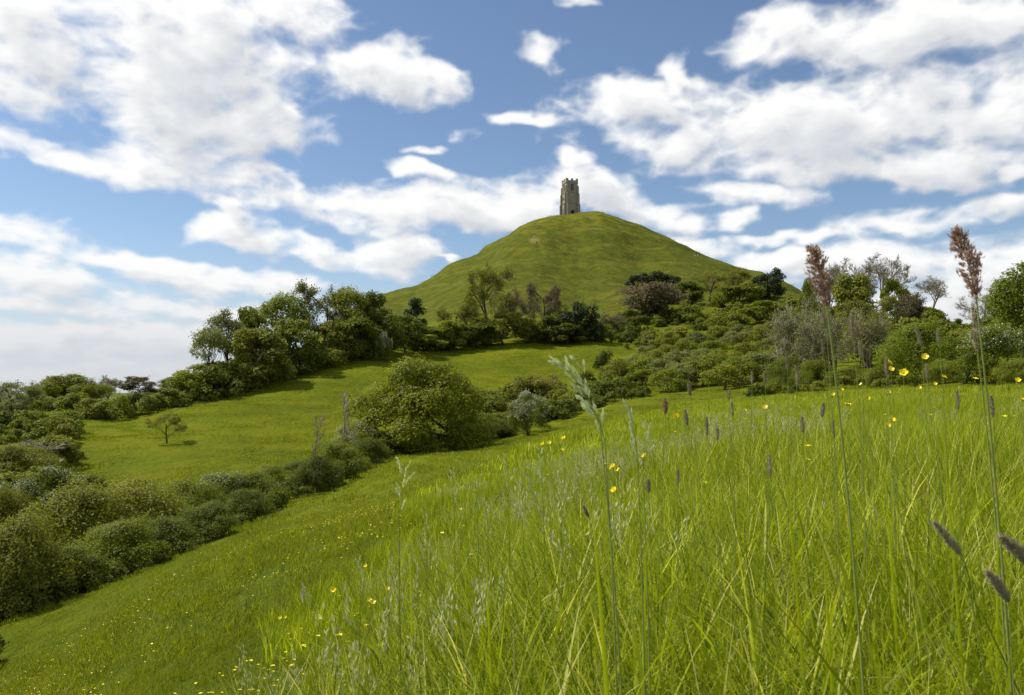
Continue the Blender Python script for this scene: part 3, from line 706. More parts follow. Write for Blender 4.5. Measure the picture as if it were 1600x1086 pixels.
T += [
 (108,590,110,168,'great_oak','yellow-green domed tree near the left edge of the skyline','oak',None),
 (168,588,64,182,'budding_tree','brownish grey thin tree right of the yellow-green dome','brown',None),
 (218,588,52,180,'round_tree','small brown-red tinted tree on the left skyline','brown',None),
 (272,589,48,172,'round_tree','small green tree just left of the dip before the wood','mid',None),
 (336,573,100,158,'round_tree','wide dark green tree at the left foot of the wood','olive',None),
 (116,612,56,150,'shrub','dark round bush on the left under the yellow-green domed tree','mid',None),
 (64,618,60,150,'shrub','green bush by the left edge under the skyline','mid',None),
 (145,622,50,135,'shrub','leftmost of the four bushes on the top edge of the middle field','olive','bushes on the top edge of the middle field'),
 (180,614,54,134,'shrub','second of the four bushes on the top edge of the middle field','mid','bushes on the top edge of the middle field'),
 (222,611,58,138,'shrub','third of the four bushes on the top edge of the middle field','dark','bushes on the top edge of the middle field'),
 (266,608,58,142,'shrub','rightmost of the four bushes on the top edge of the middle field','mid','bushes on the top edge of the middle field'),
 (18,598,88,108,'budding_tree','large thin-leaved tree cut by the left edge of the picture','grey',None),
 (262,643,52,102,'budding_tree','small lone crooked tree standing in the middle field',None,None),
 (95,648,70,112,'shrub','flat yellow-green bush at the left end of the middle field','bright',None),
 (14,650,70,100,'shrub','bright yellow-green bush at the left edge, under the thin tree','bright',None),
 (64,690,78,84,'bare_tree','bare dark branching tree rising from the bushes on the far left',None,None),
 # --- far left bushes
 (20,706,110,78,'near_bush','olive bush at the left edge beside the bare branching tree','olive',None),
 (72,728,116,64,'near_hawthorn','dark bush with pale blossom right under the bare branching tree','dark',None),
 (140,742,60,74,'shrub','low dark bush right of the blossoming one on the far left','dark',None),
 (6,760,90,52,'near_bush','olive bush at the left edge below the blossoming dark bush','olive',None),
 # --- gully hedge from bottom left upwards
 (25,808,150,37,'near_bush','large olive bush filling the bottom left corner of the hedge','olive','bushes of the gully hedge'),
 (100,852,110,40,'near_bush','dark bush of the gully hedge next to the bottom left corner','mid','bushes of the gully hedge'),
 (128,754,176,50,'near_bush','broad olive bush, highest dome in the left part of the gully hedge','olive','bushes of the gully hedge'),
 (215,750,168,55,'near_bush','broad dome of olive foliage in the middle of the gully hedge','olive','bushes of the gully hedge'),
 (190,812,130,46,'near_bush','dark green bush low in front of the olive domes of the gully hedge','mid','bushes of the gully hedge'),
 (262,808,110,50,'near_bush','dark bush above the pale grassy opening of the gully','dark','bushes of the gully hedge'),
 (300,748,110,60,'near_bush','mid green bush right of the olive domes in the gully hedge','mid','bushes of the gully hedge'),
 (330,784,96,54,'near_bush','dark bush whose shade falls on the meadow, left of the blossoming one','dark','bushes of the gully hedge'),
 (345,738,92,66,'near_hawthorn','hawthorn with scattered blossom on the crest of the gully hedge','mid',None),
 (398,736,90,68,'near_bush','green bush at the right end of the thick gully hedge','mid','bushes of the gully hedge'),
 (388,764,76,60,'near_bush','small dark bush at the lower right end of the thick gully hedge','dark','bushes of the gully hedge'),
 (423,726,58,78,'near_bush','small green bush behind the pale gap in the gully hedge','mid',None),
 (468,722,56,84,'near_bush','low bush closing the pale gap in the gully hedge','dark',None),
 (497,710,72,74,'near_bush','dark round bush below the left bare sapling','dark','bushes between the gap and the great oak'),
 (532,692,84,80,'near_bush','green bush around the foot of the right bare sapling','mid','bushes between the gap and the great oak'),
 (572,684,74,88,'near_bush','dark low bush at the meadow edge right of the saplings','dark','bushes between the gap and the great oak'),
 (560,656,84,94,'near_hawthorn','blossom-flecked bush above, left of the great oak','oak',None),
 (604,672,80,94,'near_bush','dark bush at the left foot of the great oak','mid','bushes between the gap and the great oak'),
 (493,645,40,80,'sapling','left one of the two slim bare saplings rising from the hedge',None,None),
 (536,612,50,84,'sapling','right, taller one of the two slim bare saplings rising from the hedge',None,None),
 (662,563,186,98,'great_oak','great spreading yellow-green oak in the middle of the hedge line',None,None),
 (742,640,74,112,'near_bush','dark green bush at the right foot of the great oak','mid',None),
 (772,660,64,114,'near_bush','low dark bush between the great oak and the blossoming hawthorn','dark',None),
 (752,604,76,135,'shrub','green bush behind the right side of the great oak','mid',None),
 (795,600,70,140,'shrub','mid green bush between the great oak and the grey-brown bush','olive',None),
 (826,612,62,108,'white_hawthorn','white blossoming hawthorn with a pale stem right of the great oak','mid',None),
 (834,586,76,150,'brown_bush','grey-brown rounded twiggy bush above the blossoming hawthorn','olive',None),
 (872,640,64,122,'shrub','low dark bush right of the blossoming hawthorn','dark','low bushes along the top edge of the near meadow'),
 (915,634,60,128,'shrub','low dark bush behind the tall oat grass head','mid','low bushes along the top edge of the near meadow'),
 (958,624,62,134,'shrub','low green bush right of the tall oat grass head','dark','low bushes along the top edge of the near meadow'),
 (1005,612,56,140,'shrub','low bush at the left end of the orchard','mid','low bushes along the top edge of the near meadow'),
 # --- trees at the foot of the hill
 (765,418,80,232,'budding_tree','tall sparse grey-green tree in front of the lower hill','olive',None),
 (735,470,60,228,'budding_tree','sparse olive tree leaning on the left side of the tall sparse one','olive',None),
 (745,505,70,224,'round_tree','dark tree at the base of the tall sparse tree','dark',None),
 (788,488,66,226,'round_tree','olive round tree at the right foot of the tall sparse tree','olive',None),
 (716,478,58,230,'budding_tree','sparse olive tree just right of the conifer, against the hill','olive',None),
 (806,452,56,240,'budding_tree','sparse brown-green tree between the tall sparse one and the purple-brown one','brown',None),
 (872,466,50,242,'budding_tree','thin olive tree between the purple-brown tree and the broad evergreen','olive',None),
 (952,488,60,245,'budding_tree','thin brown-green tree right of the broad evergreen','brown',None),
 (846,442,48,236,'budding_tree','narrow dark purple-brown tree in front of the middle of the hill','brown',None),
 (824,496,52,230,'round_tree','olive tree left of the narrow purple-brown one','olive',None),
 (860,494,48,230,'round_tree','dark small tree at the right foot of the narrow purple-brown one','dark',None),
 (903,474,68,234,'dense_evergreen','broad dark evergreen in front of the middle of the hill',None,None),
 (885,505,56,229,'round_tree','dark green tree at the left foot of the broad evergreen','dark',None),
 (928,500,40,236,'round_tree','small green tree at the right foot of the broad evergreen','mid',None),
 (1000,426,42,350,'dense_evergreen','left half of the dark evergreen pair on the hillside',None,None),
 (1034,424,50,352,'dense_evergreen','right half of the dark evergreen pair on the hillside',None,None),
 (1024,456,104,285,'brown_bush','wide red-brown leafless thicket below the dark evergreen pair',None,None),
 (985,484,50,262,'round_tree','dark bush-like tree at the left end of the red-brown thicket','dark',None),
 (1072,440,60,325,'round_tree','dark green tree right of the evergreen pair','dark',None),
 (1108,420,66,335,'budding_tree','left of two olive budding trees on the right shoulder of the hill','olive',None),
 (1148,424,62,330,'budding_tree','right of two olive budding trees on the right shoulder of the hill','olive',None),
 (1085,478,56,270,'shrub','green bush under the olive budding trees','mid',None),
 (1203,420,48,325,'dense_evergreen','dark evergreen with two humps at the right end of the hillside',None,None),
 (1188,440,40,320,'dense_evergreen','small dark evergreen low against the two-humped one',None,None),
 (1152,456,80,290,'round_tree','wide green tree below the budding trees','mid',None),
 (1240,470,60,240,'round_tree','green tree in the hollow right of the hillside evergreens','mid',None),
 (1195,492,70,235,'round_tree','dark green tree below the two-humped evergreen','mid',None),
 (1135,492,64,232,'shrub','mid green bush above the orchard, left','mid',None),
 (1060,515,60,222,'shrub','olive bush under the red-brown thicket','olive',None),
 (945,545,36,178,'shrub','dark bush alone at the left end of the orchard slope','dark',None),
 # --- right group on the skyline
 (1264,437,36,175,'round_tree','small dark green tree directly left of the tall seeding plume','mid',None),
 (1300,424,60,168,'budding_tree','thin grey tree behind the left seeding plume','grey',None),
 (1336,428,66,160,'round_tree','olive round tree in the skyline group right of the plume','olive',None),
 (1325,404,70,176,'bare_tree','bare crown rising behind the olive round tree',None,None),
 (1374,396,72,170,'bare_tree','tallest bare tree of the skyline group',None,None),
 (1397,437,46,166,'round_tree','green tree at the right end of the skyline group','mid',None),
 (1420,462,44,160,'brown_bush','low brown twiggy bush between the skyline group and the bare round tree',None,None),
 (1453,431,52,176,'bare_tree','lone round-crowned bare tree on the right skyline',None,None),
 (1360,466,70,150,'budding_tree','brown-green budding tree below the tallest bare tree','olive',None),
 (1240,474,84,118,'twig_bush','grey twiggy bush, leftmost of the large twig thickets','grey','grey twig thickets right of the orchard'),
 (1300,484,90,110,'twig_bush','grey twiggy bush, middle one, behind the left plume stem','grey','grey twig thickets right of the orchard'),
 (1358,492,80,104,'twig_bush','grey twiggy bush, right one, beside the bright green dome','olive','grey twig thickets right of the orchard'),
 (1228,556,58,98,'near_bush','dark green bush under the leftmost twig thicket','dark',None),
 (1272,562,60,92,'near_bush','green bush at the meadow edge under the middle twig thicket','mid',None),
 (1325,574,60,84,'near_bush','olive bush at the meadow edge below the right twig thicket','olive',None),
 (1384,584,56,76,'near_bush','small yellow-green bush behind the tall buttercups','bright',None),
 (1432,504,108,74,'near_bush','bright green domed bush behind the buttercups','bright',None),
 (1486,526,80,78,'near_bush','green bush merging into the right side of the bright dome','bright',None),
 (1478,562,60,68,'near_bush','dark bush between the bright dome and the blossoming hawthorn','mid',None),
 (1536,452,62,95,'bare_tree','pale airy leafless tree left of the edge oak',None,None),
 (1550,510,96,62,'near_hawthorn','blossoming hawthorn in front of the edge oak','bright',None),
 (1592,560,60,58,'near_bush','dark bush at the right edge under the oak','mid',None),
 (1632,398,160,76,'great_oak','bright green oak cut by the right edge of the picture','bright',None),
]
for (px,tp,w_,Yd,kd,lab,mt,gr) in T: plant(px,tp,w_,Yd,kd,lab,mt,group=gr)
rs = np.random.RandomState(4); ROWS = ['lowest', 'second', 'third', 'fourth', 'topmost']
ordn = ['first','second','third','fourth','fifth','sixth','seventh','eighth','ninth']
for r_, (Yd, y0, y1, xa, xb, n, tp) in enumerate([(128,0,0,1035,1215,7,584),(146,0,0,965,1215,8,566),(166,0,0,985,1225,8,550),(188,0,0,1000,1215,7,533),(208,0,0,1040,1190,5,520)]):
    for k in range(n):
        px = xa + (xb - xa) * (k + .3 * rs.rand()) / (n - 1); 
        plant(px, tp + rs.randint(-4, 5) - (px - 1100) * .03, 5.9 / Yd * FPX * (.9 + .3 * rs.rand()), Yd * (1 + .03 * rs.normal()), 'orchard_tree',
              'olive green orchard tree, %s from the left in the %s row of the slope' % (ordn[k], ROWS[r_]), ['olive', 'mid', 'olive', 'grey'][rs.randint(4)], group='orchard trees on the slope right of centre')

# ------------------------------------------------------------------ ground cover: many small pieces set out over the ground
def proto_coll(name, meshes):
    c = bpy.data.collections.new(name)
    for i, me in enumerate(meshes):
        o = bpy.data.objects.new('%s_%02d' % (name, i), me); c.objects.link(o)
    return c
def scatter(name, pts, rot, scl, coll, nproto, seed=0, tilt=None):
    """one object: instances of the pieces of a collection at given points"""
    me = bpy.data.meshes.new(name); me.vertices.add(len(pts)); me.vertices.foreach_set('co', np.asarray(pts, np.float32).ravel())
    rs = np.random.RandomState(seed)
    rv = np.zeros((len(pts), 3), np.float32); rv[:, 2] = rot
    if tilt is not None: rv[:, 0] = tilt[:, 0]; rv[:, 1] = tilt[:, 1]
    a = me.attributes.new('turn', 'FLOAT_VECTOR', 'POINT'); a.data.foreach_set('vector', rv.ravel())
    s3 = np.asarray(scl, np.float32); s3 = np.repeat(s3[:, None], 3, 1) if s3.ndim == 1 else s3
    a = me.attributes.new('size', 'FLOAT_VECTOR', 'POINT'); a.data.foreach_set('vector', s3.ravel())
    a = me.attributes.new('pick', 'INT', 'POINT'); a.data.foreach_set('value', rs.randint(0, nproto, len(pts)).astype(np.int32))
    ob = make_obj(name, me)
    ng = bpy.data.node_groups.new('scatter ' + name, 'GeometryNodeTree')
    ng.interface.new_socket('Geometry', in_out='INPUT', socket_type='NodeSocketGeometry'); ng.interface.new_socket('Geometry', in_out='OUTPUT', socket_type='NodeSocketGeometry')
    N = ng.nodes; L = ng.links; gi = N.new('NodeGroupInput'); go = N.new('NodeGroupOutput')
    ip = N.new('GeometryNodeInstanceOnPoints'); cn = N.new('GeometryNodeCollectionInfo')
    cn.inputs['Collection'].default_value = coll; cn.inputs['Separate Children'].default_value = True; cn.inputs['Reset Children'].default_value = True
    ip.inputs['Pick Instance'].default_value = True
    def attr(nm, typ):
        n = N.new('GeometryNodeInputNamedAttribute'); n.data_type = typ; n.inputs['Name'].default_value = nm
        return [o for o in n.outputs if o.enabled and o.name == 'Attribute'][0]
    e2r = N.new('FunctionNodeEulerToRotation'); L.new(attr('turn', 'FLOAT_VECTOR'), e2r.inputs[0])
    L.new(gi.outputs[0], ip.inputs['Points']); L.new(cn.outputs[0], ip.inputs['Instance'])
    L.new(attr('pick', 'INT'), ip.inputs['Instance Index']); L.new(e2r.outputs[0], ip.inputs['Rotation']); L.new(attr('size', 'FLOAT_VECTOR'), ip.inputs['Scale'])
    L.new(ip.outputs[0], go.inputs[0])
    md = ob.modifiers.new('scatter', 'NODES'); md.node_group = ng
    return ob

def blades(rs, n, rad, hmin, hmax, wid, seg=4, lean=.35, bend=.6):
    """n curved, tapering grass blades rooted in a disc"""
    r = rad * np.sqrt(rs.rand(n)); a = rs.rand(n) * 2 * math.pi; root = np.stack([r * np.cos(a), r * np.sin(a), np.zeros(n)], 1)
    h = hmin + (hmax - hmin) * rs.rand(n) ** 1.2; th = rs.rand(n) * 2 * math.pi
    # wind from the left leans the blades a little to the right
    dirv = np.stack([np.cos(th), np.sin(th), np.zeros(n)], 1); ln = lean * (.2 + rs.rand(n)); bd = bend * rs.rand(n) ** 1.6
    side = np.stack([-np.sin(th + rs.normal(size=n) * .8), np.cos(th + rs.normal(size=n) * .8), np.zeros(n)], 1)
    w_ = wid * (.6 + .8 * rs.rand(n)); V = []
    for k in range(seg + 1):
        t = k / seg; off = ln * t + bd * t ** 2.5; zz = t * np.clip(1 - .35 * (bd * t) ** 1.5 * 1.2, .3, 1)
        c = root + dirv * (off * h)[:, None]; c[:, 2] += zz * h
        ww = (w_ * (1 - t ** 1.7) * .5)[:, None]
        if k < seg: V.append(c + side * ww); V.append(c - side * ww)
        else: V.append(c)
    V = np.stack(V, 1); m_ = V.shape[1]; base = (np.arange(n) * m_)[:, None]
    q = [np.stack([base[:, 0] + 2 * k, base[:, 0] + 2 * k + 1, base[:, 0] + 2 * k + 3, base[:, 0] + 2 * k + 2], 1) for k in range(seg - 1)]
    t_ = np.stack([base[:, 0] + 2 * (seg - 1), base[:, 0] + 2 * (seg - 1) + 1, base[:, 0] + 2 * seg], 1)
    return V.reshape(-1, 3), np.concatenate(q), t_
def blade_mesh(name, seed, n, rad, hmin, hmax, wid, mat, **kw):
    rs = np.random.RandomState(seed); v, q, t = blades(rs, n, rad, hmin, hmax, wid, **kw); return mesh_np(name, v, [q, t], M[mat])
def seed_mesh(name, seed, n, rad, hmin, hmax):
    """thin stalks with loose pale spikelets at the top"""
    rs = np.random.RandomState(seed); v, q, t = blades(rs, n, rad, hmin, hmax, .0022, seg=4, lean=.12, bend=.25)
    V = v.reshape(n, -1, 3); tip = V[:, -1]; prev = V[:, -3]; sp = []
    k = 22; fr = rs.rand(n, k)[..., None]; c = (tip[:, None] * fr + prev[:, None] * (1 - fr)) + rs.normal(size=(n, k, 3)) * np.array([.010, .010, .006])
    d = unit((tip - prev)[:, None] + rs.normal(size=(n, k, 3)) * .03); c = c.reshape(-1, 3); d = d.reshape(-1, 3)
    s = unit(np.cross(d, rs.normal(size=d.shape))); L_ = .011
    lv = np.stack([c + d * L_, c + s * .003, c - d * L_, c - s * .003], 1).reshape(-1, 3)
    nv = len(v); lf = np.arange(len(c) * 4).reshape(-1, 4) + nv
    mi = np.r_[np.zeros(len(q)), np.ones(len(lf)), np.zeros(len(t))]
    return mesh_np(name, np.concatenate([v, lv]), [q, lf, t], mats=[M['stem'], M['seed']], midx=mi)

def edge_x(y):
    """the line between the mown slope on the left and the tall grass on the right"""
    return np.interp(y, [0, 7, 12, 20, 35, 50, 75, 105], [-.6, -1.1, -2.0, -2.2, -1.6, 1.0, 10, 24])
def cloud_pts(rs, y0, y1, dens, left, right, wn=.9):
    """random points between depths y0 and y1, uniform on the ground"""
    n = int(dens * (y1 - y0) * (right(y1) - left(y1)) + 1); y = y0 + (y1 - y0) * rs.rand(n)
    x = left(y1) + (right(y1) - left(y1)) * rs.rand(n); return x, y
LX = lambda y: -.72 * y - 1.5
RX = lambda y: .72 * y + 1.5

long_a = proto_coll('grass_tuft', [blade_mesh('tuft', 200 + i, 100, .16, .22, .54, .0076, 'blade', seg=5, lean=.38, bend=.75) for i in range(5)] + [blade_mesh('broad', 206 + i, 34, .17, .24, .50, .0125, 'blade', seg=6, lean=.5, bend=1.1) for i in range(2)])
long_b = proto_coll('grass_clump', [blade_mesh('clump', 210 + i, 220, .42, .20, .48, .0115, 'blade', seg=3, lean=.34, bend=.6) for i in range(4)])
long_c = proto_coll('grass_swathe', [blade_mesh('swathe', 215 + i, 380, 1.1, .18, .42, .026, 'blade', seg=2, lean=.3, bend=.5) for i in range(3)])
short_a = proto_coll('turf_tuft', [blade_mesh('short', 220 + i, 150, .22, .05, .14, .006, 'short', seg=3, lean=.5, bend=.8) for i in range(3)])
short_b = proto_coll('turf_clump', [blade_mesh('shortc', 225 + i, 260, .75, .06, .16, .015, 'short', seg=2, lean=.5, bend=.7) for i in range(3)])
short_c = proto_coll('turf_patch', [blade_mesh('shortp', 228 + i, 300, 2.2, .10, .24, .05, 'short', seg=2, lean=.5, bend=.5) for i in range(3)])
seeds = proto_coll('seed_head', [seed_mesh('seeds', 230 + i, 14, .22, .42, .66) for i in range(4)])

def place(name, coll, nproto, bands, want, seed, smin, smax, zoff=-.02):
    rs = np.random.RandomState(seed); P_ = []
    for (y0, y1, dens) in bands:
        x, y = cloud_pts(rs, y0, y1, dens, LX, RX); k = want(x, y, rs); x, y = x[k], y[k]
        P_.append(np.stack([x, y, ground(x, y) + zoff], 1))
    P_ = np.concatenate(P_); n = len(P_); print(name, n)
    s = smin + (smax - smin) * rs.rand(n); s3 = np.stack([s, s, s * (.8 + .4 * vnoise(P_[:, 0] / 1.7, P_[:, 1] / 1.7, 4)) * (.9 + .2 * rs.rand(n))], 1)
    ob = scatter(name, P_, rs.rand(n) * 6.283, s3, coll, nproto, seed); tag(ob, kind='stuff'); return ob
def tall(x, y, rs, soft=.5): return x > edge_x(y) + rs.normal(size=len(x)) * (soft + .03 * y) + 1.6 * (vnoise(x / 2.5, y / 2.5, 8) - .5)
def low(x, y, rs): return (x < edge_x(y) + .8 + rs.normal(size=len(x)) * .5)
def clear(x, y, lim=1.15): return np.hypot(x, y) > lim
gt = place('long_grass', long_a, 7, [(1.2, 2.6, 75), (2.6, 5, 60), (5, 9, 34)], lambda x, y, rs: tall(x, y, rs, .25) & clear(x, y), 1, .8, 1.15)
tag(gt, 'tall fresh green meadow grass filling the right foreground', 'grass')
gt = place('long_grass_beyond', long_b, 4, [(8, 14, 7), (14, 26, 4.2)], lambda x, y, rs: tall(x, y, rs), 2, .8, 1.25)
gt.name = 'long_grass'; tag(gt, 'tall meadow grass thinning out in the middle distance on the right', 'grass')
gt = place('meadow_edge', long_c, 3, [(25, 50, .8), (50, 112, .34)], lambda x, y, rs: tall(x, y, rs) & (y < np.interp(x, [-5, 3, 10, 18, 29, 31, 35, 60], [100, 112, 116, 112, 88, 66, 58, 55])), 3, .9, 1.4)
gt.name = 'long_grass'; tag(gt, 'grass along the far rim of the near meadow', 'grass')
def field_near(x, y): return y < np.interp(x, [-60, -22, -20, -18, -16, -12, -3.5, 9.6, 18, 29, 31, 35], [18, 26, 41, 60, 74, 90, 109, 118, 113, 88, 66, 58]) + 1
gt = place('turf', short_a, 3, [(2.6, 8, 22), (8, 16, 11)], lambda x, y, rs: low(x, y, rs) & field_near(x, y), 4, .8, 1.3)
gt.name = 'short_grass'; tag(gt, 'short grass of the falling slope, nearest strip at lower left', 'grass')
gt = place('turf', short_b, 3, [(14, 30, 2.4), (30, 50, 1.1)], lambda x, y, rs: low(x, y, rs) & field_near(x, y), 5, .8, 1.3)
gt.name = 'short_grass'; tag(gt, 'short grass of the slope below the gully hedge', 'grass')
gt = place('turf', short_c, 3, [(48, 120, .16)], lambda x, y, rs: low(x, y, rs) & field_near(x, y), 6, .7, 1.1)
gt.name = 'short_grass'; tag(gt, 'short grass of the slope in front of the great oak', 'grass')
gt = place('field', short_c, 3, [(70, 235, .075)], lambda x, y, rs: ~field_near(x, y - 4) & (vnoise(x / 9, y / 9, 2) > .25), 7, .8, 1.5)
gt.name = 'short_grass'; tag(gt, 'grass of the middle field between hedge and wood', 'grass')
gt = place('field', short_c, 3, [(255, 560, .022)], lambda x, y, rs: (np.abs(x) < 210) & (H(x, y) > 12) & (vnoise(x / 11, y / 7, 2) > .45), 14, .5, 1.25)
gt.name = 'rough_grass'; tag(gt, 'rough tussocky grass on the flanks of the hill', 'grass')
gt = place('seed_heads', seeds, 4, [(2.2, 5, 8), (5, 10, 5.0), (10, 26, 1.5)], lambda x, y, rs: tall(x, y, rs, .3) & (vnoise(x / 2.2 + 9, y / 2.2, 6) > .40 + .27 * (x > .14 * y)), 8, .8, 1.15)
gt.name = 'seeding_grass'; tag(gt, 'pale seeding grass heads scattered through the tall grass', 'grass')

# buttercups too many to count, on the slope and through the meadow
def flower_np(s=1.0, z=0.0, cup=.35, n=5):
    V = []; F_ = []; r = .0115 * s
    for k in range(n):
        a = k * 2 * math.pi / n; ca, sa = math.cos(a), math.sin(a)
        def q(rr, t, zz): return (rr * ca - t * sa, rr * sa + t * ca, z + zz)
        b_ = len(V); V += [q(.0012 * s, 0, 0), q(r * .6, -.0056 * s, r * cup * .5), q(r, -.0040 * s, r * cup * 1.1), q(r * 1.06, 0, r * cup), q(r, .0040 * s, r * cup * 1.1), q(r * .6, .0056 * s, r * cup * .5)]
        F_ += [(b_, b_ + 1, b_ + 2, b_ + 3), (b_, b_ + 3, b_ + 4, b_ + 5)]
    return V, F_
def wild_cup(seed, h):
    rs = np.random.RandomState(seed); A = Acc(); lean = rs.normal() * .1 * h
    v, f = tube_np([(0, 0, 0), (lean * .4, 0, h * .6), (lean, 0, h)], [.0012, .001, .0008], 3); fv, ff = flower_np(1.35, 0)
    M_ = np.array(Matrix.Rotation(rs.normal() * .35, 3, 'X')); fv = np.array(fv) @ M_.T + [lean, 0, h]
    return mesh_np('cup', np.concatenate([v, fv]), np.concatenate([f, np.array(ff) + len(v)]), mats=[M['stem'], M['petal']], midx=np.r_[np.zeros(len(f)), np.ones(len(ff))])
cups = proto_coll('small_buttercup', [wild_cup(i, .16 + .035 * i) for i in range(3)])
gt = place('buttercups', cups, 3, [(7, 16, 7.0), (16, 34, 10.0), (34, 60, 2.0)], lambda x, y, rs: low(x, y, rs) & field_near(x, y) & (vnoise(x / 4.5 + 3, y / 4.5, 17) > .36 + .3 * rs.rand(len(x))) , 12, .95, 1.5)
tag(gt, 'countless small yellow buttercups dotting the lower left slope', 'flowers')
cups2 = proto_coll('tall_buttercup', [wild_cup(10 + i, .46 + .06 * i) for i in range(3)])
gt = place('buttercups', cups2, 3, [(4, 30, .35)], lambda x, y, rs: tall(x, y, rs, .3) & (vnoise(x / 3 + 3, y / 3, 27) > .5), 13, .9, 1.2)
tag(gt, 'small scattered buttercups among the tall grass', 'flowers')

# bramble and scrub under the hedges and on the slope at the foot of the hill
def scrub_mesh(seed, matn):
    v, f, lc = crown(seed, 2.6, 1.7, 1500, .15, 0, nl=14, skirt=True, airy=.3); return mesh_np('scrub', v, f, M[matn])
scr = proto_coll('bramble', [scrub_mesh(300 + i, ['mid', 'olive', 'mid', 'olive', 'dark'][i]) for i in range(5)])
scd = proto_coll('underwood', [scrub_mesh(310 + i, ['mid', 'dark', 'dark'][i]) for i in range(3)])
def scrub(name, px0, rows, coll, npro, n, seed, smin, smax, label):
    """bushes spread over a polygon given by photo columns with a near and a far depth"""
    rs = np.random.RandomState(seed); cols = np.array([r[0] for r in rows], float); y0 = np.array([r[1] for r in rows], float); y1 = np.array([r[2] for r in rows], float)
    px = cols[0] + (cols[-1] - cols[0]) * rs.rand(n); y = np.interp(px, cols, y0) + (np.interp(px, cols, y1) - np.interp(px, cols, y0)) * rs.rand(n)
    x = (px - 800) / FPX * y; k = vnoise(x / 14, y / 14, seed) > .22; x, y = x[k], y[k]; n = len(x)
    s = smin + (smax - smin) * rs.rand(n) ** 1.5
    ob = scatter(name, np.stack([x, y, ground(x, y) - .15 * s], 1), rs.rand(n) * 6.28, s, coll, npro, seed); tag(ob, label, 'scrub', kind='stuff')
scrub('undergrowth', 0, [(-60,27,36),(0,34,40),(180,42,50),(330,53,62),(440,66,74),(530,79,86),(640,96,104),(760,114,124),(900,124,132),(1010,124,132)], scd, 3, 330, 1, .35, .75, 'dark bramble undergrowth lining the gully below the hedge bushes')
scrub('undergrowth', 0, [(-80,60,130),(60,72,125),(110,84,112)], scr, 5, 90, 2, .6, 1.3, 'rough bushes and bramble at the far left edge')
scrub('hillside_scrub', 0, [(980,215,300),(1060,205,330),(1160,200,330),(1260,150,300),(1340,115,220),(1420,100,170),(1500,90,150),(1640,80,140)], scr, 5, 300, 3, .7, 1.8, 'green scrub covering the slope at the right foot of the hill')
scrub('undergrowth', 0, [(300,150,168),(480,176,200),(600,203,225),(760,228,250),(940,232,262),(1000,232,262)], scd, 3, 260, 4, .9, 1.9, 'dark undergrowth along the foot of the wood and the hill')
scrub('undergrowth', 0, [(730,118,150),(860,130,160),(960,136,180)], scr, 5, 70, 5, .6, 1.3, 'mixed low scrub right of the great oak')
scrub('undergrowth', 0, [(1170,96,106),(1300,82,92),(1400,68,78),(1500,63,72),(1640,58,68)], scr, 5, 60, 8, .3, .9, 'rough low bushes behind the rim of the near meadow at right')

# ------------------------------------------------------------------ single plants close to the camera
ORD = ['leftmost'] + [o_ + ' from the left' for o_ in ('second third fourth fifth sixth seventh eighth ninth tenth eleventh twelfth thirteenth fourteenth fifteenth sixteenth seventeenth eighteenth nineteenth twentieth twenty-first twenty-second twenty-third twenty-fourth twenty-fifth twenty-sixth twenty-seventh twenty-eighth twenty-ninth thirtieth thirty-first thirty-second thirty-third thirty-fourth thirty-fifth thirty-sixth thirty-seventh thirty-eighth thirty-ninth fortieth').split()]
def curve(p0, p1, p2, n):
    t = np.linspace(0, 1, n)[:, None]; p0, p1, p2 = map(np.array, (p0, p1, p2)); return p0 * (1 - t) ** 2 + 2 * p1 * t * (1 - t) + p2 * t ** 2
def spindle(path, rad, rs, ndens, blen, bwid, up=.5, core=.6, clump=0):
    """seed head: a core along a path with bristle-like scales standing off it; rad(t) is the outline"""
    path = np.asarray(path); n = len(path); A = Acc(); tt = np.linspace(0, 1, n)
    A.tube(path, [max(rad(t) * core, .0003) for t in tt], sides=7)
    k = ndens; t = rs.rand(k); i = np.minimum((t * (n - 1)).astype(int), n - 2); f = (t * (n - 1) - i)[:, None]
    c = path[i] * (1 - f) + path[i + 1] * f; ax = unit(path[i + 1] - path[i]); d = unit(np.cross(ax, rs.normal(size=(k, 3))))
    R_ = np.array([rad(q) for q in t])
    if clump: R_ = R_ * (1 + clump * (vnoise(np.floor(t * 17), np.floor(np.arctan2(d[:, 1], d[:, 0]) * 1.6), 3) - .5) * 2)
    e = unit(d + ax * up + rs.normal(size=(k, 3)) * .18); c = c + d * (R_ * (.5 + .5 * rs.rand(k)))[:, None]
    s = unit(np.cross(e, rs.normal(size=(k, 3)))); L_ = (blen * (.6 + .8 * rs.rand(k)))[:, None]; w_ = bwid
    v = np.stack([c + e * L_, c + s * w_, c - e * L_ * .4, c - s * w_], 1).reshape(-1, 3)
    A.add(v, np.arange(k * 4).reshape(k, 4)); return A
def root_of(px, Yd):
    x = (px - 800) / FPX * Yd; return np.array([x, Yd, gz(x, Yd) - .02])
def add_leaf(t, base, root, direction, length, width, mat='blade'):
    rs = np.random.RandomState(int(abs(base[0] * 999))); d = unit(np.array(direction, float)); side = unit(np.cross(d, [0, .3, 1.0])); n = 8; V = []
    for k in range(n + 1):
        u = k / n; c = np.array(base) + d * length * u + np.array([0, 0, -length * .42 * u ** 2.4]) - root
        w_ = width * (1 - u ** 2) * .5 + .0003; V += [c + side * w_ + [0, 0, w_ * .4], c, c - side * w_ + [0, 0, w_ * .4]]
    f = []
    for k in range(n):
        a = 3 * k; f += [(a, a + 1, a + 4, a + 3), (a + 1, a + 2, a + 5, a + 4)]
    make_obj('leaf', mesh_np('leaf', V, np.array(f), M[mat], True), t)
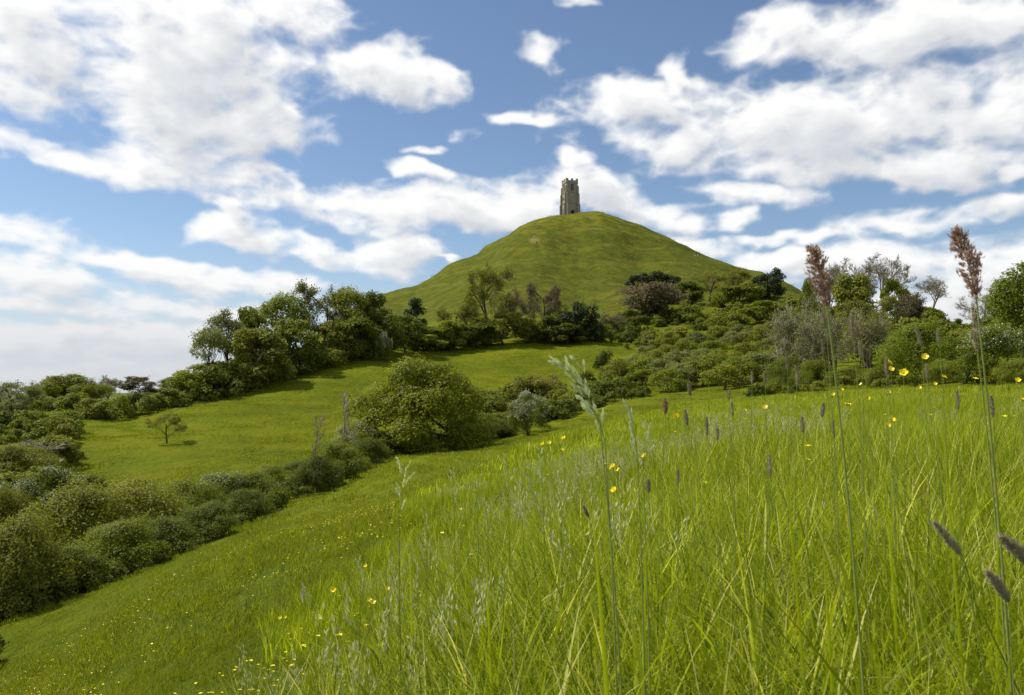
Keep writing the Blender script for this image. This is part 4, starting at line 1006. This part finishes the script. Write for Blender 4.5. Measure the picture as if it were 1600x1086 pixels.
def stalk(name, label, cat, top, base_px, Yd, rad=.0011, bow=.05, group=None, Yb=None):
    """Empty at the root plus a stem; returns (thing, root, head end, direction at the head)"""
    root = root_of(base_px, Yb or Yd); top = np.array(top); mid = (root * .45 + top * .55) + np.array([(root[0] - top[0]) * .18 + bow * .3, 0, bow])
    pts = curve(root, mid, top, 14) - root
    t = thing(name, label, cat, tuple(root), 0, group)
    A = Acc(); A.tube(pts, np.linspace(rad * 1.5, rad * .7, 14), sides=6); make_obj('stem', A.mesh('stem', M['stem'], True), t)
    return t, root, pts, unit(pts[-1] - pts[-2])

# foxtails: (head top px, top row, bottom px, bottom row, root px, depth, half width in px)
FOX = [(911,790,920,808,935,2.3,4),(1013,748,1014,770,1018,2.4,4.5),(1059,733,1060,756,1062,2.5,3.5),(1039,622,1040,647,1043,2.3,5),(1070,640,1074,664,1085,2.3,4.5),(1076,597,1079,618,1082,2.6,4),
 (1104,652,1105,680,1106,2.2,3.5),(1121,668,1121,688,1122,2.4,3.5),(1141,606,1139,626,1136,2.7,3),(1142,627,1145,650,1147,2.5,3.6),(1175,581,1175,600,1174,2.7,3),
 (1194,581,1196,600,1198,2.7,3.4),(1228,552,1231,578,1236,2.2,3.6),(1242,572,1245,603,1248,2.0,4),(1253,650,1255,676,1257,2.2,3.6),(1202,710,1203,744,1205,2.0,4),(1287,630,1284,652,1282,2.3,4.2),(1284,531,1287,553,1294,2.2,3.2),(1286,489,1291,512,1310,2.0,4),
 (1302,655,1304,684,1306,2.2,3.4),(1331,487,1334,530,1338,1.7,5),(1343,499,1345,518,1352,2.2,3),(1343,534,1347,560,1354,2.0,4.2),(1384,560,1386,588,1392,2.2,3.6),(1432,512,1440,540,1456,2.0,4.2),(1465,514,1468,538,1474,2.2,3.6),(1448,570,1449,594,1452,2.2,3.4),
 (1496,610,1497,640,1500,2.2,3.8),(1548,618,1552,652,1560,1.9,4.5),(1459,816,1501,866,1540,1.25,9),(1542,892,1576,940,1600,1.1,11),(1562,838,1612,884,1650,.95,13)]
fr = np.random.RandomState(77); spec = {1459: 'arched brown-grey foxtail head hanging over the grass at lower right', 1542: 'dark blurred foxtail head in the bottom right corner, lowest of all', 1562: 'large silvery grey foxtail head leaning in from the right edge', 1286: 'pale grey foxtail hanging below the left pink-brown plume', 1331: 'tallest slim grey foxtail, right of the left plume stem', 1039: 'short reddish brown foxtail head left of a single buttercup', 1142: 'pale cream foxtail head on the meadow rim', 911: 'small dark brown head on a pale stalk left of centre'}
order = sorted(range(len(FOX)), key=lambda i: FOX[i][0])
for i, (tx_, ty_, bx_, by_, rx_, Yd, hw) in enumerate(FOX):
    top = np.array(P(tx_, ty_, Yd)); bot = np.array(P(bx_, by_, Yd)); lab = spec.get(tx_, 'slim grey-purple foxtail grass head above the grass, %s' % ORD[order.index(i)])
    t, root, pts, d = stalk('foxtail_grass', lab, 'grass', bot, rx_ + fr.normal() * 16, Yd, .0009, .02 + .03 * fr.normal(), 'foxtail grasses standing above the meadow', Yb=Yd * (1.0 + .05 * fr.rand()))
    hp = curve(bot, (bot + top) / 2 + d * .004 + [.003 * fr.normal(), 0, 0], top, 8) - root; rr_ = hw * .62 / FPX * Yd
    A = spindle(hp, lambda q: rr_ * min(1, (q + .10) * 3.2) * min(1, (1.03 - q) * 2.4) ** .8, fr, 560, rr_ * .95, rr_ * .12, up=1.1, core=.45)
    make_obj('seed_head', A.mesh('seed_head', M['seed' if tx_ == 1142 else 'plume' if tx_ == 1039 else 'foxtail']), t)
    if i % 2 == 0: add_leaf(t, root + pts[5], root, (fr.normal(), fr.normal() * .3, 1.1), .16 + .08 * fr.rand(), .005)

# tall seeding plumes with pinkish brown feathery heads
def plume(px, top, px2, bot, base, Yd, hw, label, mat='plume', tip=True):
    a = np.array(P(px, top, Yd)); b_ = np.array(P(px2, bot, Yd))
    t, root, pts, d = stalk('seeding_plume', label, 'grass', b_, base, Yd, .0016, .03, 'tall feathery plumes on the right', Yb=Yd * 1.04)
    hp = curve(b_, (a + b_) / 2 + [.006, 0, 0], a, 14) - root; rr_ = hw / FPX * Yd
    rs = np.random.RandomState(int(px)); A = Acc()
    A.tube(hp, np.linspace(.0012, .0004, len(hp)), sides=5)
    k = 60                                                    # short side sprays, each a tuft of awns
    for j in range(k):
        u = (j + rs.rand()) / k; i = min(int(u * 13), 12); f = u * 13 - i; c = hp[i] * (1 - f) + hp[i + 1] * f; ax = unit(hp[i + 1] - hp[i])
        s = unit(np.cross(ax, rs.normal(size=3))); L_ = rr_ * (1.25 if u < .7 else 1.25 * (1 - (u - .7) / .36)) * min(1, .35 + u * 2.2) * (.6 + .6 * rs.rand()); e = unit(s + ax * .9)
        sub = np.array([c, c + e * L_ * .6, c + e * L_ + ax * L_ * .3])
        A.tube(sub, [.0004, .0003, .0002], sides=3)
        nb = 22; q = rs.rand(nb)[:, None]; cc = c + e * L_ * (.25 + .8 * q) + rs.normal(size=(nb, 3)) * rr_ * .14; ee = unit(e + ax * .5 + rs.normal(size=(nb, 3)) * .45)
        ss = unit(np.cross(ee, rs.normal(size=(nb, 3)))); l2 = rr_ * .26; w2 = rr_ * .065
        v = np.stack([cc + ee * l2, cc + ss * w2, cc - ee * l2 * .6, cc - ss * w2], 1).reshape(-1, 3); A.add(v, np.arange(nb * 4).reshape(nb, 4))
    make_obj('seed_head', A.mesh('seed_head', M[mat]), t); return t, root, pts
t, root, pts = plume(1268, 388, 1292, 478, 1352, 1.15, 18, 'left one of the two pink-brown plumes rising above the skyline')
add_leaf(t, root + pts[4], root, (.5, .1, 1.0), .30, .007); add_leaf(t, root + pts[7], root, (-.3, .1, 1.2), .2, .006)
t, root, pts = plume(1494, 360, 1525, 464, 1572, 1.10, 18, 'right, taller one of the two pink-brown plumes rising above the skyline')
add_leaf(t, root + pts[5], root, (-.5, .1, 1.0), .28, .007)
plume(1519, 482, 1527, 548, 1560, 1.5, 9, 'smaller grey plume just under the right pink-brown one', 'foxtail')

# oat grasses: drooping pale spikelets on fine stalks
def oat(px, top, px2, bot, base, Yd, n, slen, label, spread=1.0, group=None, Yb=None, leaf=True):
    a = np.array(P(px, top, Yd)); b_ = np.array(P(px2, bot, Yd))
    t, root, pts, d = stalk('oat_grass', label, 'grass', b_, base, Yd, .0014, .03, group, Yb)
    rs = np.random.RandomState(int(px)); L0 = np.linalg.norm(a - b_); hp = curve(b_, b_ * .4 + a * .6 + [L0 * .05, 0, L0 * .06], a, 12) - root; A = Acc(); B = Acc()
    A.tube(hp, np.linspace(.0010, .0003, 12), sides=5)
    for j in range(n):
        u = (j + .5 * rs.rand()) / n; i = min(int(u * 11), 10); f = u * 11 - i; c = hp[i] * (1 - f) + hp[i + 1] * f; ax = unit(hp[i + 1] - hp[i])
        s = unit(np.cross(ax, rs.normal(size=3))); s[1] *= .6; out_ = c + (s * .35 * spread + ax * .5) * slen * (.5 + .7 * rs.rand()) * (1.1 - .5 * u)
        A.tube(curve(c, c + ax * slen * .3, out_, 4), [.0004, .0003, .0003, .0003], sides=3)
        dd = unit(ax * .95 + s * .35 * spread + rs.normal(size=3) * .10 + np.array([-.05, 0, -.05])); ln = slen * (.8 + .4 * rs.rand())
        for m_ in range(5):                                   # overlapping glumes make one spikelet
            o_ = out_ + dd * ln * .16 * m_; s2 = unit(np.cross(dd, rs.normal(size=3))) * ln * .11; g_ = unit(dd + s2 / ln * 1.4)
            V = [o_ - dd * ln * .05, o_ + g_ * ln * .25 + s2, o_ + g_ * ln * .52, o_ + g_ * ln * .25 - s2, o_ + g_ * ln * .25 + unit(np.cross(s2, dd)) * ln * .06]
            B.add(np.array(V), np.array([(0, 1, 2, 4), (0, 4, 2, 3)]))
    make_obj('stalks', A.mesh('stalks', M['stem']), t); make_obj('spikelets', B.mesh('spikelets', M['oat']), t)
    if leaf: add_leaf(t, root + pts[6], root, (rs.normal() * .5, .1, 1.1), .24, .007); add_leaf(t, root + pts[3], root, (-.4, .1, 1.0), .28, .008)
    return t, root, pts
oat(880, 570, 937, 660, 985, 1.25, 15, .026, 'tall pale oat grass head in the centre, nearest and biggest of the oats', .8)
oat(904, 572, 945, 690, 965, 1.35, 9, .022, 'second oat grass head, half hidden behind the tall central one', .9)
oat(983, 638, 996, 720, 1002, 1.45, 11, .020, 'slender upright oat grass head right of the central one', .7)
oat(1008, 668, 1004, 735, 1010, 1.6, 9, .020, 'pale oat grass head lowest to the right of the central one', 1.1)
oat(632, 728, 624, 805, 632, 2.3, 13, .026, 'lone oat grass head with spread spikelets against the slope, left of centre', 1.7, Yb=2.9)
for i, (px, tp, bt, Yd) in enumerate([(706,740,790,3.4),(742,755,800,3.6),(790,712,770,3.4),(843,706,760,3.0),(758,786,850,3.0),(812,752,800,3.2),(560,875,930,3.0),(663,800,860,3.2),(870,742,790,3.2)]):
    oat(px, tp, px + 4, bt, px + 6, Yd, 10, .020, 'small oat grass on the left flank of the tall grass, %s' % ORD[sorted([706,742,790,843,758,812,560,663,870]).index(px)], 1.0, 'small oat grasses left of centre', Yb=Yd * 1.12, leaf=False)

# single buttercups
CUPS = [(1388,567,2.2),(1392,577,2.5),(1412,583,2.2),(1445,558,2.4),(1474,590,2.6),(1355,622,2.5),(1324,634,2.2),(1195,636,2.6),(1163,641,4.2),(1057,652,2.3),(1393,656,2.4),(1387,665,2.3),(1346,601,4.0),(1388,612,3.6),(1597,626,2.2),(1590,595,3.2),(1436,606,3.8),(1461,600,3.6),
 (1007,713,3.4),(1009,719,3.2),(951,731,3.2),(958,728,3.6),(963,733,3.4),(960,766,2.4),(927,747,4.0),(850,684,3.8),(858,692,4.0),(881,685,3.6),(848,694,4.2),(878,703,4.2),(1301,616,4.5),(1315,609,4.6),(1240,620,4.6),
 (577,937,3.4),(582,941,3.2),(605,920,3.0),(521,921,3.2),(430,966,5.0),(438,965,5.2),(446,964,5.1),(571,884,4.4),(566,834,7.0),(590,838,7.5),(720,795,4.8)]
co = sorted(range(len(CUPS)), key=lambda i: CUPS[i][0]); cr = np.random.RandomState(5)
def cup_label(i):
    px, py, Yd = CUPS[i]
    reg_ = [(lambda: px > 1230, 'buttercup among the tall stems at right'), (lambda: px > 1030, 'buttercup on the meadow rim right of centre'), (lambda: px > 830, 'buttercup around the central oat grass'), (lambda: True, 'buttercup in the lower left grass')]
    for k, (f, s) in enumerate(reg_):
        if f(): break
    mem = [j for j in co if [q for q, (lo, hi) in enumerate([(1230, 9999), (1030, 1230), (830, 1030), (0, 830)]) if lo < CUPS[j][0] <= hi][0] == k]
    return 'yellow %s, %s' % (s, ORD[mem.index(i)])
for i, (px, py, Yd) in enumerate(CUPS):
    top = P(px, py, Yd); base_px = px + cr.normal() * 22 / Yd
    t, root, pts, d = stalk('buttercup', cup_label(i), 'flower', top, base_px, Yd, .0008, .02, 'single buttercups standing in the near grass', Yb=Yd * (1 + .04 * cr.normal()))
    s_ = .72 + .28 * cr.rand(); fv, ff = flower_np(s_, 0, cup=.45 + .3 * cr.rand()); q = Vector((cr.normal() * .4, -.75 + .5 * cr.normal(), .75)).to_track_quat('Z', 'Y')
    fo = make_obj('petals', mesh_np('petals', fv, np.array(ff), M['petal']), t); fo.location = tuple(pts[-1]); fo.rotation_mode = 'QUATERNION'; fo.rotation_quaternion = q
    bm = bmesh.new(); bmesh.ops.create_icosphere(bm, subdivisions=1, radius=.0028 * s_, matrix=Matrix.Translation((0, 0, .002))); ce = bm_obj('centre', bm, M['centre'], t); ce.location = tuple(pts[-1]); ce.rotation_mode = 'QUATERNION'; ce.rotation_quaternion = q

# a few broad grass leaves close by, and one flattened pale stalk
for i, (px, tp, base, Yd, w_, hh) in enumerate([(925, 792, 968, 1.5, .011, 0), (1470, 640, 1500, 1.6, .008, 0), (1285, 840, 1300, 1.5, .009, 0), (1225, 700, 1262, 1.6, .008, 0), (1010, 850, 990, 1.5, .009, 0), (1560, 740, 1530, 1.5, .009, 0), (1380, 700, 1400, 1.7, .008, 0), (760, 880, 775, 2.0, .008, 0), (640, 860, 652, 2.8, .009, 0)]):
    a = np.array(P(px, tp, Yd)); root = root_of(base, Yd * 1.03)
    t = thing('broad_grass_blade', 'broad upright grass blade in the near grass, %s' % ORD[sorted([925,1470,1285,1225,1010,1560,1380,760,640]).index(px)], 'grass', tuple(root), 0, 'broad near grass blades')
    pts = curve(root, root * .4 + a * .6 + [0, 0, .05], a, 12) - root; V = []; f = []; sd_ = unit(np.array([1., .35, 0]))
    for k, p_ in enumerate(pts):
        u = k / 11; ww = w_ * .5 * (1 - u ** 3) + .0003; V += [p_ + sd_ * ww + [0, -ww * .5, 0], p_, p_ - sd_ * ww + [0, -ww * .5, 0]]
        if k < 11: q_ = 3 * k; f += [(q_, q_ + 1, q_ + 4, q_ + 3), (q_ + 1, q_ + 2, q_ + 5, q_ + 4)]
    make_obj('blade', mesh_np('blade', V, np.array(f), M['blade'], True), t)
